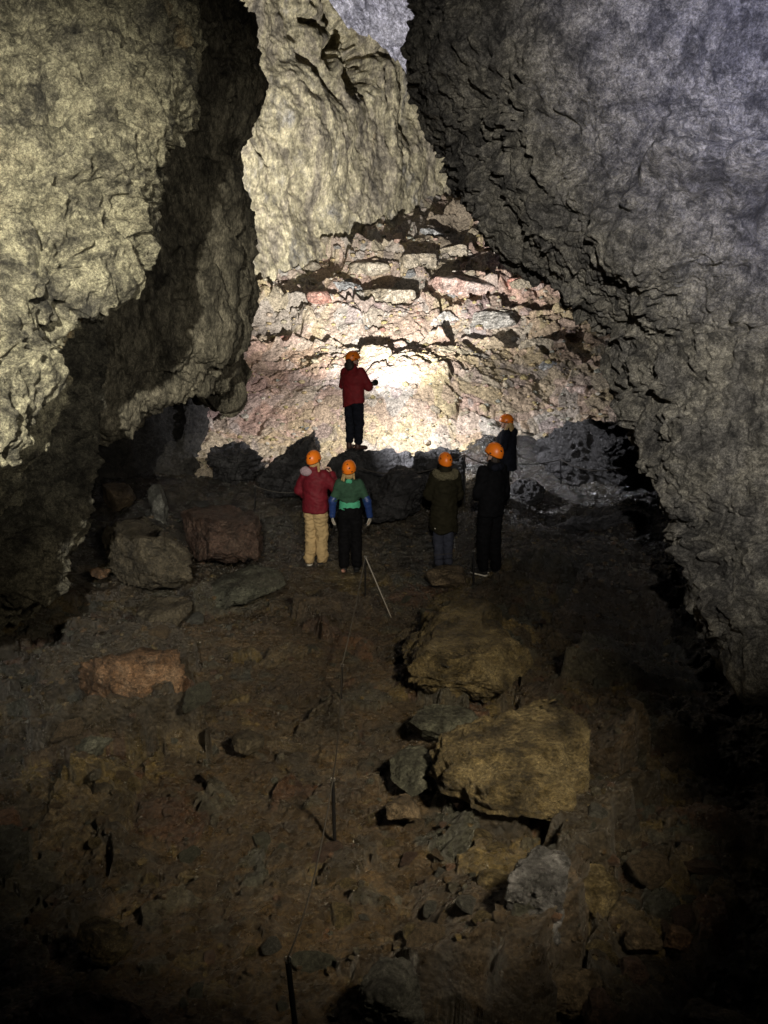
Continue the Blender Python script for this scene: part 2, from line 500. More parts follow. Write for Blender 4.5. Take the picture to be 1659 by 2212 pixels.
def disp_right(p):
    w = np.stack([fbm(p * 3.6 + 9, 2, .6), fbm(p * 3.6 + 33, 2, .6), fbm(p * 3.6 + 71, 2, .6)], 1)
    s = p + w * .06
    h = -.12 + .24 * fbm(p * .55, 2) + .075 * fbm(s * 2.3 + 5, 4, .6)
    h += .16 * lumps(s, 1.15) + .085 * lumps(s, 3.2, 11) + .055 * lumps(s, 7.5, 31)
    h -= .12 * sstep(.20, .5, fbm(s * 1.4 + 21, 4, .6))
    h -= .06 * holes(s, 3.0, 3, .5, .16) + .045 * holes(s, 6.5, 9, .6, .2)
    return h + .036 * fbm(p * 11, 3, .6)

def disp_cliff(p):
    w = np.stack([perlin(p * .4 + 9), perlin(p * .4 + 33), perlin(p * .2 + 71)], 1)
    s = (p + w * .6) * np.array([1, 1, .65], F32)
    h = .48 * fbm(s * .45, 3) + .08 * fbm(s * 1.3 + 5, 3, .55)
    g = p * np.array([1, 1, .7], F32) + w * .3
    h += .22 * lumps(g, 1.1) + .10 * lumps(g, 3.0, 17)
    h -= .14 * holes(g, 1.6, 3, .2, .2)
    return h + .05 * fbm(p * 4.5, 3, .6)

def disp_ceil(p):
    f1, f2, c, o = worley(p * 1.1)
    h = .8 * fbm(p * .5, 3) + .7 * (.5 - f1)
    f1, f2, c, o = worley(p * 3.0)
    return h + .28 * (.5 - f1) + .12 * fbm(p * 4, 5, .7)

def lerp_tab(y, tab):
    return float(np.interp(y, [a for a, b in tab], [b for a, b in tab]))

# near left wall: hanging bulge, closest to the eye
silA = [(-450, 440.0), (0, 427.0), (170, 445.7), (300, 378.2), (420, 307.9), (500, 308.2), (600, 278.4), (670, 171.5), (740, 99.0), (860, 107.9), (970, 57.9), (1100, -23.3), (1180, -80.7), (1300, -60.0)]
dA = [(-450, 7.6), (0, 7.2), (300, 6.6), (600, 6.2), (860, 5.8), (1230, 5.2)]
rows = []
for y in (-450, -200, 0, 120, 220, 310, 420, 500, 590, 665, 740, 860, 970, 1080, 1150):
    s, d = lerp_tab(y, silA), lerp_tab(y, dA)
    L = [(-420, .73), (-260, .755), (-100, .77)]
    r = [(x, y, d * k) for x, k in L]
    for f, k in ((.22, .775), (.46, .785), (.68, .815), (.84, .86), (.94, .92), (1.0, 1.0)):
        r.append((-100 + (s + 100) * f, y, d * k))
    r += [(s - 26, y, d + .7), (s - 130, y, d + 1.8)]
    rows.append(r)
last = rows[-1]
rows.append([(x, 1176, d + .5) for (x, y, d) in last])
rows.append([(x - 40, 1150, d + 1.6) for (x, y, d) in last])
o = sheet('cave_wall', rows, 800, 640, disp_crust, M['wall_near'],
          feats=[(60, 760, 4.9, .5, .22), (300, 560, 5.7, .45, .15), (250, 230, 5.6, .6, .12), (40, 300, 4.7, .35, -.10)],
          grooves=[([(-40, 165, 4.9), (50, 190, 5.0), (100, 195, 5.2)], .07, .30), ([(150, 270, 5.6), (200, 290, 5.7)], .06, .2)])
tag(o, 'pale yellowish crusty rock wall hanging over the left foreground', 'cave wall', kind='structure')

# lower left wall, set back beneath the bulge
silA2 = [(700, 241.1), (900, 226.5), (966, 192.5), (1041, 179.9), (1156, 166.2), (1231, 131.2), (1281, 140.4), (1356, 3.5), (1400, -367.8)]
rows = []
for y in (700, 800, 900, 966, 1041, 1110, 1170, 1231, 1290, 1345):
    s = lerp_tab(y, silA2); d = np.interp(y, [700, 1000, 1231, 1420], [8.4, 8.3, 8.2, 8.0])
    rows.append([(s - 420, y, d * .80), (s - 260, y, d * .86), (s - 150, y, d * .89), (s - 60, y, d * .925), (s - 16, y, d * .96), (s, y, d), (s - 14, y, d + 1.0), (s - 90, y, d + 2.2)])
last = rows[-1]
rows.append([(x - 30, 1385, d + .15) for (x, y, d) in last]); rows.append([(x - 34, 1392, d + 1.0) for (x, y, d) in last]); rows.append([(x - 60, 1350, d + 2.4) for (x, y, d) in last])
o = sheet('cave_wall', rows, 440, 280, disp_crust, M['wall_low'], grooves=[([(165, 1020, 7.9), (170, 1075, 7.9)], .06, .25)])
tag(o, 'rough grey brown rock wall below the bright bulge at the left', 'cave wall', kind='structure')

# second wall on the left, darker, its edge cut out against the lit chamber
silB = [(-450, 480.0), (0, 499.0), (50, 539.2), (125, 567.3), (210, 560.3), (275, 534.7), (320, 526.3), (370, 528.6), (440, 523.7), (525, 543.5), (620, 546.5), (665, 544.1), (740, 531.9), (790, 512.0), (850, 480.0)]
def yb(x): return float(np.interp(x, [-100, 200, 280, 360, 430, 470, 500], [1010, 966, 906, 862, 846, 850, 842]))
rows = []
for y in (-450, -200, 0, 60, 125, 200, 270, 320, 380, 450, 525, 600, 665, 730, 780):
    s = lerp_tab(y, silB); d = 11.0
    r = [(-160, y, 9.0), (60, y, 9.2), (220, y, 9.3), (340, y, 9.45), (s - 80, y, 9.75), (s - 26, y, 10.2), (s, y, d), (s - 10, y, d + 1.0), (s - 70, y, d + 2.4)]
    rows.append(r)
base = [(-160, 9.0), (60, 9.2), (200, 9.3), (300, 9.5), (380, 9.8), (445, 10.3), (490, 11.0), (482, 12.0), (430, 13.4)]
rows.append([(x, .5 * (780 + yb(x)), d + .08) for x, d in base])
rows.append([(x, yb(x) - 2, d + .40) for x, d in base])
rows.append([(x, yb(x) - 4, d + 1.5) for x, d in base])
rows.append([(x, yb(x) - 80, d + 3.2) for x, d in base])
o = sheet('cave_wall', rows, 640, 420, disp_mid, M['wall_mid'],
          feats=[(440, 400, 10.3, .7, .25), (330, 640, 9.6, 1.0, .15), (480, 200, 10.6, .6, .15), (450, 310, 10.3, .5, -.2)])
tag(o, 'dark brown streaked rock wall behind the pale bulge, edged against the lit cliff', 'cave wall', kind='structure')

# shadowed back of the hollow on the left
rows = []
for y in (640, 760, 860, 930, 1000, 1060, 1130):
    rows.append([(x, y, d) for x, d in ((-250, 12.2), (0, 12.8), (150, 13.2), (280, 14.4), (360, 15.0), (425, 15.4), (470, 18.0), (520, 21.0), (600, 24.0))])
o = sheet('cave_wall', rows, 240, 320, disp_mid, M['wall_shade'], feats=[(428, 1000, 14, .6, .45)])
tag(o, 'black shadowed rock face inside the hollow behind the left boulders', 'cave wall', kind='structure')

# right wall
silR = [(-450, 900.0), (-200, 910.0), (0, 936.4), (70, 918.5), (130, 886.7), (180, 908.8), (240, 932.5), (290, 956.5), (330, 984.9), (390, 1006.7), (430, 1021.1), (465, 1047.0), (500, 1064.7), (560, 1125.6), (600, 1226.7), (640, 1277.5), (690, 1347.5), (725, 1357.6), (770, 1341.9), (820, 1336.4), (870, 1348.1), (900, 1386.1), (935, 1398.4), (979, 1358.4), (1029, 1394.0), (1064, 1457.3), (1119, 1486.3), (1204, 1518.3), (1259, 1525.8), (1314, 1563.9), (1369, 1591.4), (1419, 1592.4), (1459, 1627.5), (1519, 1763.9), (1574, 1824.6), (1700, 1840.8), (1900, 1960.0)]
dR = [(-450, 7.2), (0, 7.5), (400, 7.6), (700, 7.5), (870, 7.3), (1030, 6.9), (1200, 6.4), (1420, 5.7), (1574, 5.2), (1900, 4.5)]
rows = []
for y in (-450, -220, -60, 30, 100, 180, 250, 320, 400, 470, 540, 600, 650, 720, 800, 880, 960, 1040, 1120, 1200, 1290, 1370, 1450, 1530, 1600, 1720, 1850):
    s, d = lerp_tab(y, silR), lerp_tab(y, dR)
    dn = np.interp(y, [-450, 0, 700, 1200, 1574, 1900], [4.9, 5.2, 5.3, 5.1, 4.7, 4.1])
    xr = 2150
    r = [(s + 130, y, d + 2.6), (s + 24, y, d + .8), (s, y, d)]
    for f, k in ((.03, .26), (.09, .48), (.19, .66), (.33, .81), (.52, .92), (.76, .98), (1.0, 1.0)):
        r.append((s + (xr - s) * f, y, d + (dn - d) * k))
    rows.append(r)
o = sheet('cave_wall', rows, 960, 760, disp_right, M['wall_right'],
          feats=[(1640, 200, 5.35, .8, .45), (1490, 370, 5.5, .32, -.30), (1620, 400, 5.4, .3, -.35), (1660, 480, 5.35, .25, .28), (1180, 540, 6.2, .6, .28),
                 (1250, 300, 5.95, .6, .22), (1420, 720, 5.6, .7, .28), (1230, 90, 5.9, .5, -.22), (1350, 560, 5.75, .4, -.22), (1040, 250, 6.6, .5, .22), (1520, 1000, 5.3, .5, .2), (1380, 880, 5.8, .3, -.15)],
          grooves=[([(1450, 340, 5.6), (1540, 368, 5.5), (1640, 388, 5.4), (1760, 395, 5.3)], .13, .38),
                   ([(1090, 60, 6.3), (1125, 230, 6.25), (1140, 360, 6.25), (1160, 430, 6.2)], .06, .18),
                   ([(1590, 520, 5.4), (1640, 565, 5.35), (1720, 600, 5.3)], .13, .35)])
tag(o, 'massive grey brown rock wall leaning in from the right', 'cave wall', kind='structure')

# back cliff
rows = []
for y in (-520, -300, -120, 0, 90, 200, 320, 440, 560, 680, 800):
    lean = np.interp(y, [-520, 0, 500, 800], [-1.5, -.2, .3, .6])
    rows.append([(x, y, d + lean) for x, d in ((300, 18.5), (430, 19.6), (540, 21.2), (640, 22.7), (740, 24.0), (830, 25.2), (900, 26.6), (980, 27.8), (1080, 29.0), (1250, 31.0))])
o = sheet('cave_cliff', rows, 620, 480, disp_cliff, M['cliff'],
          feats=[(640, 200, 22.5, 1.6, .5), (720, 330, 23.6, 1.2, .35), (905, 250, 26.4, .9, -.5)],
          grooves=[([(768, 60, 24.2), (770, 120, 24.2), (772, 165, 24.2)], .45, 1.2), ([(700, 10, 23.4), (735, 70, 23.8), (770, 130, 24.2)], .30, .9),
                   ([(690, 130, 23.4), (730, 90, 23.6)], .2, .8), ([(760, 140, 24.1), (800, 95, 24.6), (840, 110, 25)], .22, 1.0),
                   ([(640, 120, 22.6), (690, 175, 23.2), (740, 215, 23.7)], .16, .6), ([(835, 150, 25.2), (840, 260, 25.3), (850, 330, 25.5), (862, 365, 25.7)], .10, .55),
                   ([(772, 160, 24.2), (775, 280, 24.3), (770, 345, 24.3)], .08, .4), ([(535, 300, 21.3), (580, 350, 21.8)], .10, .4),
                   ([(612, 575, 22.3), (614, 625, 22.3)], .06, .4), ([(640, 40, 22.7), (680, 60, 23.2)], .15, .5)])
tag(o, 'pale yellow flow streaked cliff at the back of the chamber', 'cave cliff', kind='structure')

# ceiling patch above the cliff
rows = []
for y, d in ((-700, 12), (-420, 16), (-220, 18.6), (-60, 20.6), (40, 21.8), (110, 23.0), (172, 24.2)):
    x0 = np.interp(y, [-700, 0, 60, 110, 170], [600, 690, 765, 830, 884])
    rows.append([(x0 + f * (1150 - x0), y + (1 - f) * 0, d + f * 1.5) for f in (0, .15, .35, .6, .8, 1)])
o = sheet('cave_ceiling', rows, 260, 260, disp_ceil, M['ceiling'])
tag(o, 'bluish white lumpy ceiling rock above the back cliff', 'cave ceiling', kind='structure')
# ------------------------------------------------------------------ boulders and stones
def stone_mat(name, a, b, c, **k):
    return rock_mat(name, [(.36, a), (.5, b), (.64, c)], **{**dict(scale=3.4, fine=38, bump=1.0, bdist=.035, mott=(5., .45), rough=(.35, .8), spec=.5, blotch=(1.7, .60, tuple(v * .75 for v in b))), **k})
M['st_ochre'] = stone_mat('ochre_stone', (.055, .042, .021), (.15, .116, .056), (.21, .17, .09), speck=(60, .12, (.5, .42, .25)), rough=(.28, .7), mott=(4., .35), bdist=.05)
M['st_orange'] = stone_mat('orange_stone', (.065, .038, .02), (.155, .088, .046), (.20, .135, .085))
M['st_grey'] = stone_mat('grey_stone', (.045, .045, .04), (.09, .09, .08), (.14, .14, .125))
M['st_brown'] = stone_mat('brown_stone', (.06, .042, .026), (.115, .085, .052), (.16, .12, .075))
M['st_red'] = stone_mat('red_stone', (.038, .022, .016), (.075, .044, .032), (.10, .068, .05))
M['st_green'] = stone_mat('grey_green_stone', (.04, .04, .03), (.075, .078, .058), (.11, .11, .085))
M['st_glit'] = stone_mat('glittering_dark_stone', (.04, .04, .042), (.10, .10, .105), (.20, .20, .21), rough=(.14, .38), spec=1.0, bump=1.0, fine=16, bdist=.05)
M['st_dark'] = stone_mat('black_lava_stone', (.010, .010, .011), (.026, .025, .027), (.055, .054, .056), rough=(.3, .7), spec=.5, fine=22, bdist=.05)
M['st_tan'] = stone_mat('tan_stone', (.036, .030, .020), (.072, .060, .040), (.10, .085, .058))
M['sl_white'] = stone_mat('white_block', (.32, .31, .28), (.46, .43, .37), (.54, .51, .45), scale=1.5, fine=12, bdist=.06)
M['sl_pink'] = stone_mat('pinkish_block', (.42, .25, .20), (.52, .38, .31), (.56, .47, .42), scale=1.2, fine=12, bdist=.06)
M['sl_red'] = stone_mat('salmon_block', (.42, .18, .13), (.52, .28, .21), (.56, .36, .28), scale=1.5, fine=12, bdist=.06)
M['sl_ochre'] = stone_mat('ochre_block', (.32, .26, .17), (.41, .35, .25), (.46, .40, .31), scale=1.5, fine=12, bdist=.06)
M['sl_grey'] = stone_mat('grey_block', (.26, .27, .27), (.36, .36, .34), (.42, .41, .38), scale=1.5, fine=12, bdist=.06)

_ico = {}
def ico(sub):
    if sub not in _ico:
        bm = bmesh.new(); bmesh.ops.create_icosphere(bm, subdivisions=sub, radius=1)
        bm.verts.ensure_lookup_table()
        V = np.array([v.co[:] for v in bm.verts]); F = np.array([[v.index for v in f.verts] for f in bm.faces])
        bm.free(); _ico[sub] = (V, F)
    return _ico[sub]

def cut_faces(V, seed, n, lo, hi, soft=.0):
    """Knock flat faces off a rock: clamp the points beyond random planes."""
    rs = np.random.RandomState(seed)
    for i in range(n):
        d = rs.normal(size=3); d /= np.linalg.norm(d)
        s = V @ d; m = s.max() * rs.uniform(lo, hi)
        o = s > m
        V[o] -= ((s[o] - m) * .93)[:, None] * d
    return V

def weather(V, N, m, seed, rough):
    p = (V / m + seed * 1.7).astype(F32)
    w = np.stack([perlin(p * 2.1 + 5), perlin(p * 2.1 + 25), perlin(p * 2.1 + 45)], 1) * .15
    h = .55 * fbm(p * 1.2, 3) + .5 * np.abs(perlin((p + w) * 2.3)) + .34 * fbm(p * 5 + 9, 4, .65)
    h -= 1.0 * sstep(.38, .55, ridged((p + w) * 1.5 + 31, 2) * .5)  * .35
    h += .14 * fbm(p * 19, 3, .7)
    h += .55 * fbm(p * np.array([1.1, 1.1, 6.5], F32) + 77, 3, .6) * (1 - np.abs(N[:, 2]) ** 2)
    return V + N * (rough * m * h)[:, None]

def chipped(dims, seed, sub=5, npl=16, rough=.10, flat=.0):
    """A broken rock: a block with faces knocked off, then weathered."""
    D, F = ico(sub)
    V = D / np.linalg.norm(D * np.abs(D) ** 1.2, axis=1)[:, None] ** .45 * .9
    V = cut_faces(V.copy(), seed, npl, .45, .82)
    V = V / np.abs(V).max(0) * np.array(dims)
    return weather(V, D, float(np.mean(dims)), seed, rough), F

def boulder(name, label, loc, dims, seed, mat, cat='boulder', rotz=0., sub=5, npl=16, rough=.10, group=None):
    V, F = chipped(dims, seed, sub, npl, rough)
    o = link(name, fast_mesh(name, V, F), M[mat], None, loc)
    o.rotation_euler = (0, 0, rotz)
    return tag(o, label, cat, group)

def plan_rock(name, label, outline, h, mat, seed, cat='boulder', under=.25, sub=6, rough=.07, lift=0., tilt=0.):
    """A block whose plan is read off the photo and laid on the floor at its own size."""
    O = np.array(outline, float)
    if seed in (14, 15): O = (O - O.mean(0)) * .86 + O.mean(0); outline = [tuple(v) for v in O]
    cx, cy = O.mean(0)
    g = gpt(cx, O[:, 1].max() * .55 + cy * .45)
    zt = base_z(g[0], g[1]) + h * .55 + lift + .14
    Q = []
    for (px, py) in outline:
        r = ray(px, py); t = (zt - H_CAM) / r[2]
        Q.append((r[0] * t, r[1] * t))
    Q = np.array(Q); c = Q.mean(0); Q = Q - c
    dep = math.atan2(H_CAM - zt, c[1])
    ext = np.ptp(Q[:, 1]); k = max(.45, (ext - .55 * h / math.tan(dep)) / ext)
    Q[:, 1] *= k
    ang = np.arctan2(Q[:, 1], Q[:, 0]); rad = np.hypot(Q[:, 0], Q[:, 1])
    o_ = np.argsort(ang); ang, rad = ang[o_], rad[o_]
    angp = np.concatenate([ang - 2 * np.pi, ang, ang + 2 * np.pi]); radp = np.tile(rad, 3)
    D, F = ico(sub)
    th = np.arctan2(D[:, 1], D[:, 0]); cph = np.hypot(D[:, 0], D[:, 1]); sph = D[:, 2]
    R0 = np.interp(th, angp, radp)
    rr = R0 * cph ** .33
    zz = .5 * h * np.sign(sph) * np.abs(sph) ** .6
    rr = rr * np.where(zz < 0, 1 + under * zz / (.5 * h), 1)
    V = np.stack([rr * np.cos(th), rr * np.sin(th), zz], 1)
    m = float(rad.mean())
    lo_, hi_ = V.min(0), V.max(0)
    V = cut_faces(V, seed, 16, .60, .93)
    l2, h2 = V.min(0), V.max(0); V = (V - l2) / (h2 - l2) * (hi_ - lo_) + lo_
    N = V / np.array([m * m, m * m, h * h * .25]); N /= np.linalg.norm(N, axis=1)[:, None] + 1e-9
    V = weather(V, N, .5 * (m + h * .5), seed, rough * 1.5)
    V[:, 2] += V[:, 1] * tilt
    o = link(name, fast_mesh(name, V, F), M[mat], None, (c[0], c[1], zt - h * .17))
    return tag(o, label, cat)

PR = [
 ('rock_slab', 'large flat topped ochre slab with an undercut front edge, the farther of two', [(865, 1370), (880, 1350), (925, 1345), (960, 1325), (1010, 1300), (1050, 1282), (1075, 1290), (1083, 1330), (1075, 1355), (1100, 1390), (1125, 1400), (1155, 1430), (1160, 1445), (1120, 1455), (1060, 1465), (1000, 1490), (945, 1505), (930, 1480), (905, 1450), (885, 1420)], .5, 'st_ochre', 3, 'rock slab', .38),
 ('rock_slab', 'large rugged ochre brown block with a pointed front, the nearer of two', [(935, 1640), (950, 1600), (1000, 1590), (1090, 1560), (1130, 1540), (1165, 1550), (1195, 1508), (1225, 1508), (1245, 1560), (1262, 1610), (1258, 1650), (1270, 1690), (1255, 1700), (1210, 1720), (1180, 1770), (1140, 1800), (1120, 1790), (1060, 1740), (1000, 1700), (950, 1690)], .5, 'st_ochre', 5, 'rock slab', .35),
 ('boulder', 'glittering dark grey rock in front of the pointed ochre block', [(1115, 1850), (1150, 1825), (1185, 1850), (1215, 1900), (1240, 1960), (1245, 2010), (1200, 2035), (1130, 2035), (1095, 1990), (1095, 1950), (1110, 1920)], .55, 'st_glit', 8),
 ('boulder', 'brown ochre rock touching the right side of the glittering rock', [(1240, 1890), (1285, 1865), (1325, 1880), (1320, 1950), (1285, 1995), (1250, 1985)], .2, 'st_ochre', 9),
 ('boulder', 'ochre wedge of rock at the left of the glittering rock', [(1030, 1890), (1080, 1870), (1110, 1890), (1090, 1950), (1060, 1965), (1035, 1930)], .2, 'st_ochre', 10),
 ('boulder', 'orange brown boulder with a pointed left end on the left floor', [(170, 1432), (215, 1405), (260, 1395), (300, 1385), (360, 1395), (405, 1420), (395, 1460), (340, 1500), (290, 1530), (240, 1525), (200, 1490), (190, 1455)], .62, 'st_orange', 12),
 ('boulder', 'rounded grey stone below the pointed orange boulder', [(165, 1570), (185, 1540), (225, 1540), (248, 1570), (240, 1615), (210, 1640), (172, 1615)], .26, 'st_green', 13),
 ('boulder', 'long reddish brown layered boulder beneath the dark hollow', [(383, 1115), (440, 1097), (520, 1085), (556, 1110), (572, 1150), (548, 1190), (500, 1208), (430, 1192), (388, 1165)], .62, 'st_red', 14),
 ('boulder', 'tall tan rounded boulder left of the reddish layered boulder', [(250, 1125), (285, 1110), (318, 1130), (350, 1165), (400, 1200), (412, 1235), (340, 1252), (280, 1235), (245, 1180)], .7, 'st_tan', 15),
 ('boulder', 'flat grey green rock lying between the two ochre slabs', [(885, 1555), (930, 1525), (1000, 1522), (1040, 1545), (1010, 1580), (940, 1598), (890, 1590)], .2, 'st_green', 16),
 ('boulder', 'upright grey green rock left of the pointed ochre block', [(868, 1620), (900, 1600), (935, 1612), (930, 1680), (900, 1720), (872, 1690)], .2, 'st_green', 17),
 ('boulder', 'dull pink angular stone below the grey green rocks', [(975, 1700), (1010, 1690), (1045, 1700), (1030, 1735), (1000, 1750), (978, 1730)], .16, 'st_red', 18),
 ('boulder', 'pale grey speckled rock at the very front of the floor', [(788, 2080), (830, 2045), (880, 2060), (905, 2130), (915, 2210), (850, 2235), (790, 2200)], .36, 'st_grey', 19),
 ('boulder', 'yellow green stone in the mud at the lower left', [(178, 2000), (225, 1972), (275, 1990), (285, 2040), (245, 2080), (195, 2050)], .16, 'st_ochre', 20),
 ('boulder', 'wide dull red rock at the bottom left corner', [(60, 2180), (150, 2145), (260, 2155), (330, 2190), (320, 2240), (150, 2255), (70, 2235)], .2, 'st_red', 21),
 ('boulder', 'low greenish mound of rock behind the orange boulder', [(462, 1235), (520, 1212), (590, 1222), (620, 1255), (570, 1300), (500, 1302), (465, 1270)], .22, 'st_green', 22),
 ('boulder', 'grey brown rock on the dark floor above the orange boulder', [(310, 1310), (350, 1285), (392, 1300), (385, 1345), (335, 1362), (305, 1345)], .28, 'st_tan', 23),
 ('boulder', 'rusty red stone at the lower right of the floor', [(1262, 2190), (1285, 2130), (1320, 2120), (1335, 2160), (1315, 2230), (1275, 2235)], .15, 'st_red', 24),
 ('boulder', 'dark red stone right of the glittering rock', [(1330, 2080), (1365, 2060), (1395, 2075), (1390, 2115), (1350, 2120)], .14, 'st_red', 25),
 ('boulder', 'dim brown rock at the lower right beyond the dark red stone', [(1340, 2000), (1390, 1985), (1420, 2010), (1405, 2060), (1370, 2050)], .15, 'st_brown', 26),
 ('boulder', 'small rusty stone with a bright chip in the dark lower right', [(1435, 2010), (1465, 1995), (1492, 2015), (1480, 2050), (1445, 2048)], .14, 'st_orange', 27),
 ('boulder', 'brown speckled stones mass at the bottom right corner', [(1470, 2190), (1540, 2165), (1620, 2185), (1650, 2235), (1540, 2262), (1480, 2240)], .2, 'st_brown', 28),
 ('boulder', 'dark brown rounded rock below the glittering rock', [(1170, 2110), (1230, 2085), (1290, 2095), (1300, 2150), (1230, 2185), (1175, 2160)], .2, 'st_brown', 29),
 ('boulder', 'grey stone with a crumbly white edge in the mud', [(505, 1585), (535, 1575), (570, 1590), (562, 1618), (515, 1622)], .14, 'st_tan', 30),
 ('boulder', 'small whitish stone in the shade at the left edge of the mud', [(200, 1688), (230, 1678), (245, 1692), (235, 1712), (205, 1712)], .12, 'st_tan', 31),
 ('boulder', 'flat brown rock beside the foot of the near rope post', [(840, 1720), (880, 1705), (905, 1730), (890, 1765), (850, 1768)], .14, 'st_brown', 32),
]
for row in PR:
    nm, lab, out, h, mat, seed = row[:6]
    cat = row[6] if len(row) > 6 else 'boulder'
    und = row[7] if len(row) > 7 else .22
    plan_rock(nm, lab, out, h, mat, seed, cat, und, lift=.14 if seed == 8 else 0., sub=6, rough=.105 if h > .4 else .075)

def fx(px, py, d): return unproj(px, py, d)
# standing boulders about the group
GB = (-.50, 14.25, .62)
boulder('boulder', 'broad dark boulder the guide in red is standing on', GB, (1.2, .95, 1.22), 41, 'st_dark', npl=12, rough=.13, sub=6)
for px, py, d, dims, seed, mat, lab in [
    (640, 1000, 15.0, (.72, .6, .62), 42, 'st_dark', 'dark boulder left of the guide, its top edge catching torchlight'),
    (500, 1000, 15.2, (.7, .6, .55), 43, 'st_dark', 'dusky purple black rock at the foot of the lit slope, far left'),
    (1262, 985, 14.8, (.95, .8, .80), 44, 'st_dark', 'big dark grey boulder right of the hooded woman'),
    (1375, 1010, 13.8, (.7, .6, .6), 45, 'st_dark', 'black boulder tucked under the right wall'),
    (950, 1035, 14.0, (.62, .5, .48), 46, 'st_dark', 'dark rock behind the person in the olive parka'),
    (850, 1075, 13.6, (.7, .5, .5), 47, 'st_dark', 'wet black rock between the guide boulder and the olive parka'),
    (1130, 1075, 14.3, (.5, .4, .36), 48, 'st_dark', 'black rock below the hooded woman'),
    (255, 1075, 13.2, (.30, .30, .36), 49, 'st_brown', 'ball shaped stone perched above the tan boulder'),
    (345, 1100, 13.2, (.16, .22, .42), 50, 'st_grey', 'narrow leaning grey stone behind the tan boulder'),
    (215, 1238, 10.6, (.18, .12, .07), 51, 'st_orange', 'small flat orange stone at the foot of the left wall'),
    (742, 1232, 11.5, (.035, .03, .025), 52, 'sl_red', 'tiny orange pebble behind the feet of the green top'),
    (700, 1075, 13.8, (.5, .4, .4), 53, 'st_dark', 'black rock behind the person in the burgundy jacket'),
    (1290, 1130, 12.6, (.7, .45, .26), 54, 'st_dark', 'low wet black ledge right of the person in black'),
    (1210, 1215, 11.8, (.6, .35, .18), 55, 'st_dark', 'flat wet rock near the feet of the person in black'),
    (960, 1250, 11.2, (.42, .3, .12), 56, 'st_brown', 'flat brown stone under the feet of the olive parka'),
]:
    boulder('boulder', lab, fx(px, py, d), dims, seed, mat, npl=11, rough=.17 if mat == 'st_dark' else .12, rotz=seed * .7, sub=6 if max(dims) > .45 else 4)

# chosen blocks on the lit slope
for px, py, wpx, hpx, seed, mat, lab in [
    (965, 697, 96, 62, 61, 'sl_white', 'large white angular block leaning on the middle of the lit slope'),
    (1010, 618, 150, 56, 62, 'sl_pink', 'long pinkish white block high on the lit slope near the right wall'),
    (1128, 612, 80, 44, 63, 'sl_red', 'salmon red rock against the right wall at the top of the lit slope'),
    (1075, 690, 130, 46, 64, 'sl_white', 'pale flat slab right of the white angular block'),
    (975, 545, 70, 44, 65, 'sl_ochre', 'ochre block between black shadows near the top of the slope'),
    (752, 622, 66, 50, 66, 'sl_grey', 'greenish grey rounded block on the left of the upper slope'),
    (830, 640, 120, 46, 67, 'sl_ochre', 'long ochre ledge block left of the white angular block'),
    (905, 560, 70, 40, 68, 'sl_ochre', 'small ochre ledge below the cliff foot'),
    (930, 505, 56, 36, 69, 'sl_grey', 'grey block at the very top of the rubble slope'),
    (1180, 790, 46, 36, 70, 'sl_grey', 'bluish grey block on the right part of the slope'),
    (1240, 835, 52, 44, 71, 'sl_pink', 'pinkish block beside a deep shadow at the right edge of the slope'),
    (1160, 740, 60, 36, 73, 'sl_ochre', 'tan block below the pale flat slab'),
    (610, 730, 60, 40, 74, 'sl_red', 'reddish rock at the left edge of the slope beside the dark wall'),
    (595, 782, 34, 22, 75, 'sl_ochre', 'little orange stone on the left of the slope'),
    (800, 580, 80, 40, 76, 'sl_ochre', 'ochre plate just under the cliff foot'),
]:
    p = spt(px, py); d = p[1] * CT + (H_CAM - p[2]) * ST
    w = wpx / FPX * d * .5; hh = hpx / FPX * d * .5
    boulder('slope_block', lab, (p[0], p[1] + .35 * w, p[2] - .10), (w * 1.15, w * .9, hh * 1.02), seed, mat, 'boulder', npl=9, rough=.09, rotz=(seed % 5 - 2) * .15)

# loose stones: a few shapes, copied one by one
rng = random.Random(5)
protos = []
for k in range(10):
    V, F = chipped((1, rng.uniform(.6, .95), rng.uniform(.35, .65)), 200 + k, 4, 12, .09)
    protos.append(fast_mesh('stone', V, F))
PEOPLE_XY = [(-1.15, 11.9), (-.5, 11.5), (.95, 11.4), (1.45, 10.2), (2.1, 13.3)]
def put_stone(name, loc, s, mat, lab, group):
    me = rng.choice(protos)
    o = bpy.data.objects.new(name, me); COL.objects.link(o)
    if not me.materials: me.materials.append(M['st_brown'])
    o.material_slots[0].link = 'OBJECT'; o.material_slots[0].material = M[mat]
    o.location = loc; o.scale = (s, s, s)
    o.rotation_euler = (rng.uniform(-.3, .3), rng.uniform(-.3, .3), rng.uniform(0, 6.28))
    return tag(o, lab, 'stone', group)
cname = {'st_brown': 'brown', 'st_grey': 'grey', 'st_green': 'greenish', 'st_red': 'reddish', 'st_ochre': 'ochre', 'st_dark': 'black'}
n = 0
while n < 210:
    px = rng.uniform(60, 1560); py = rng.uniform(1290, 2190)
    g = gpt(px, py)
    if abs(g[0] + .7) < .6 and rng.random() < .5: continue
    if any((g[0] - a) ** 2 + (g[1] - b) ** 2 < .12 for a, b in PEOPLE_XY): continue
    s = min(.17, .03 + .045 * rng.expovariate(1.0)) * (.7 + .04 * g[1])
    m = rng.choice(['st_brown', 'st_brown', 'st_grey', 'st_green', 'st_red', 'st_ochre', 'st_brown'])
    side = 'left' if g[0] < -.7 else 'right'
    far = 'near the viewer' if g[1] < 6 else ('half way down the floor' if g[1] < 9 else 'towards the group')
    put_stone('loose_stone', (g[0], g[1], ground_z(g[0], g[1]) + s * .02), s, m,
              f'{cname[m]} loose stone on the {side} of the muddy path, {far}', f'{cname[m]} stones {side} of the path {far}')
    n += 1
n = 0
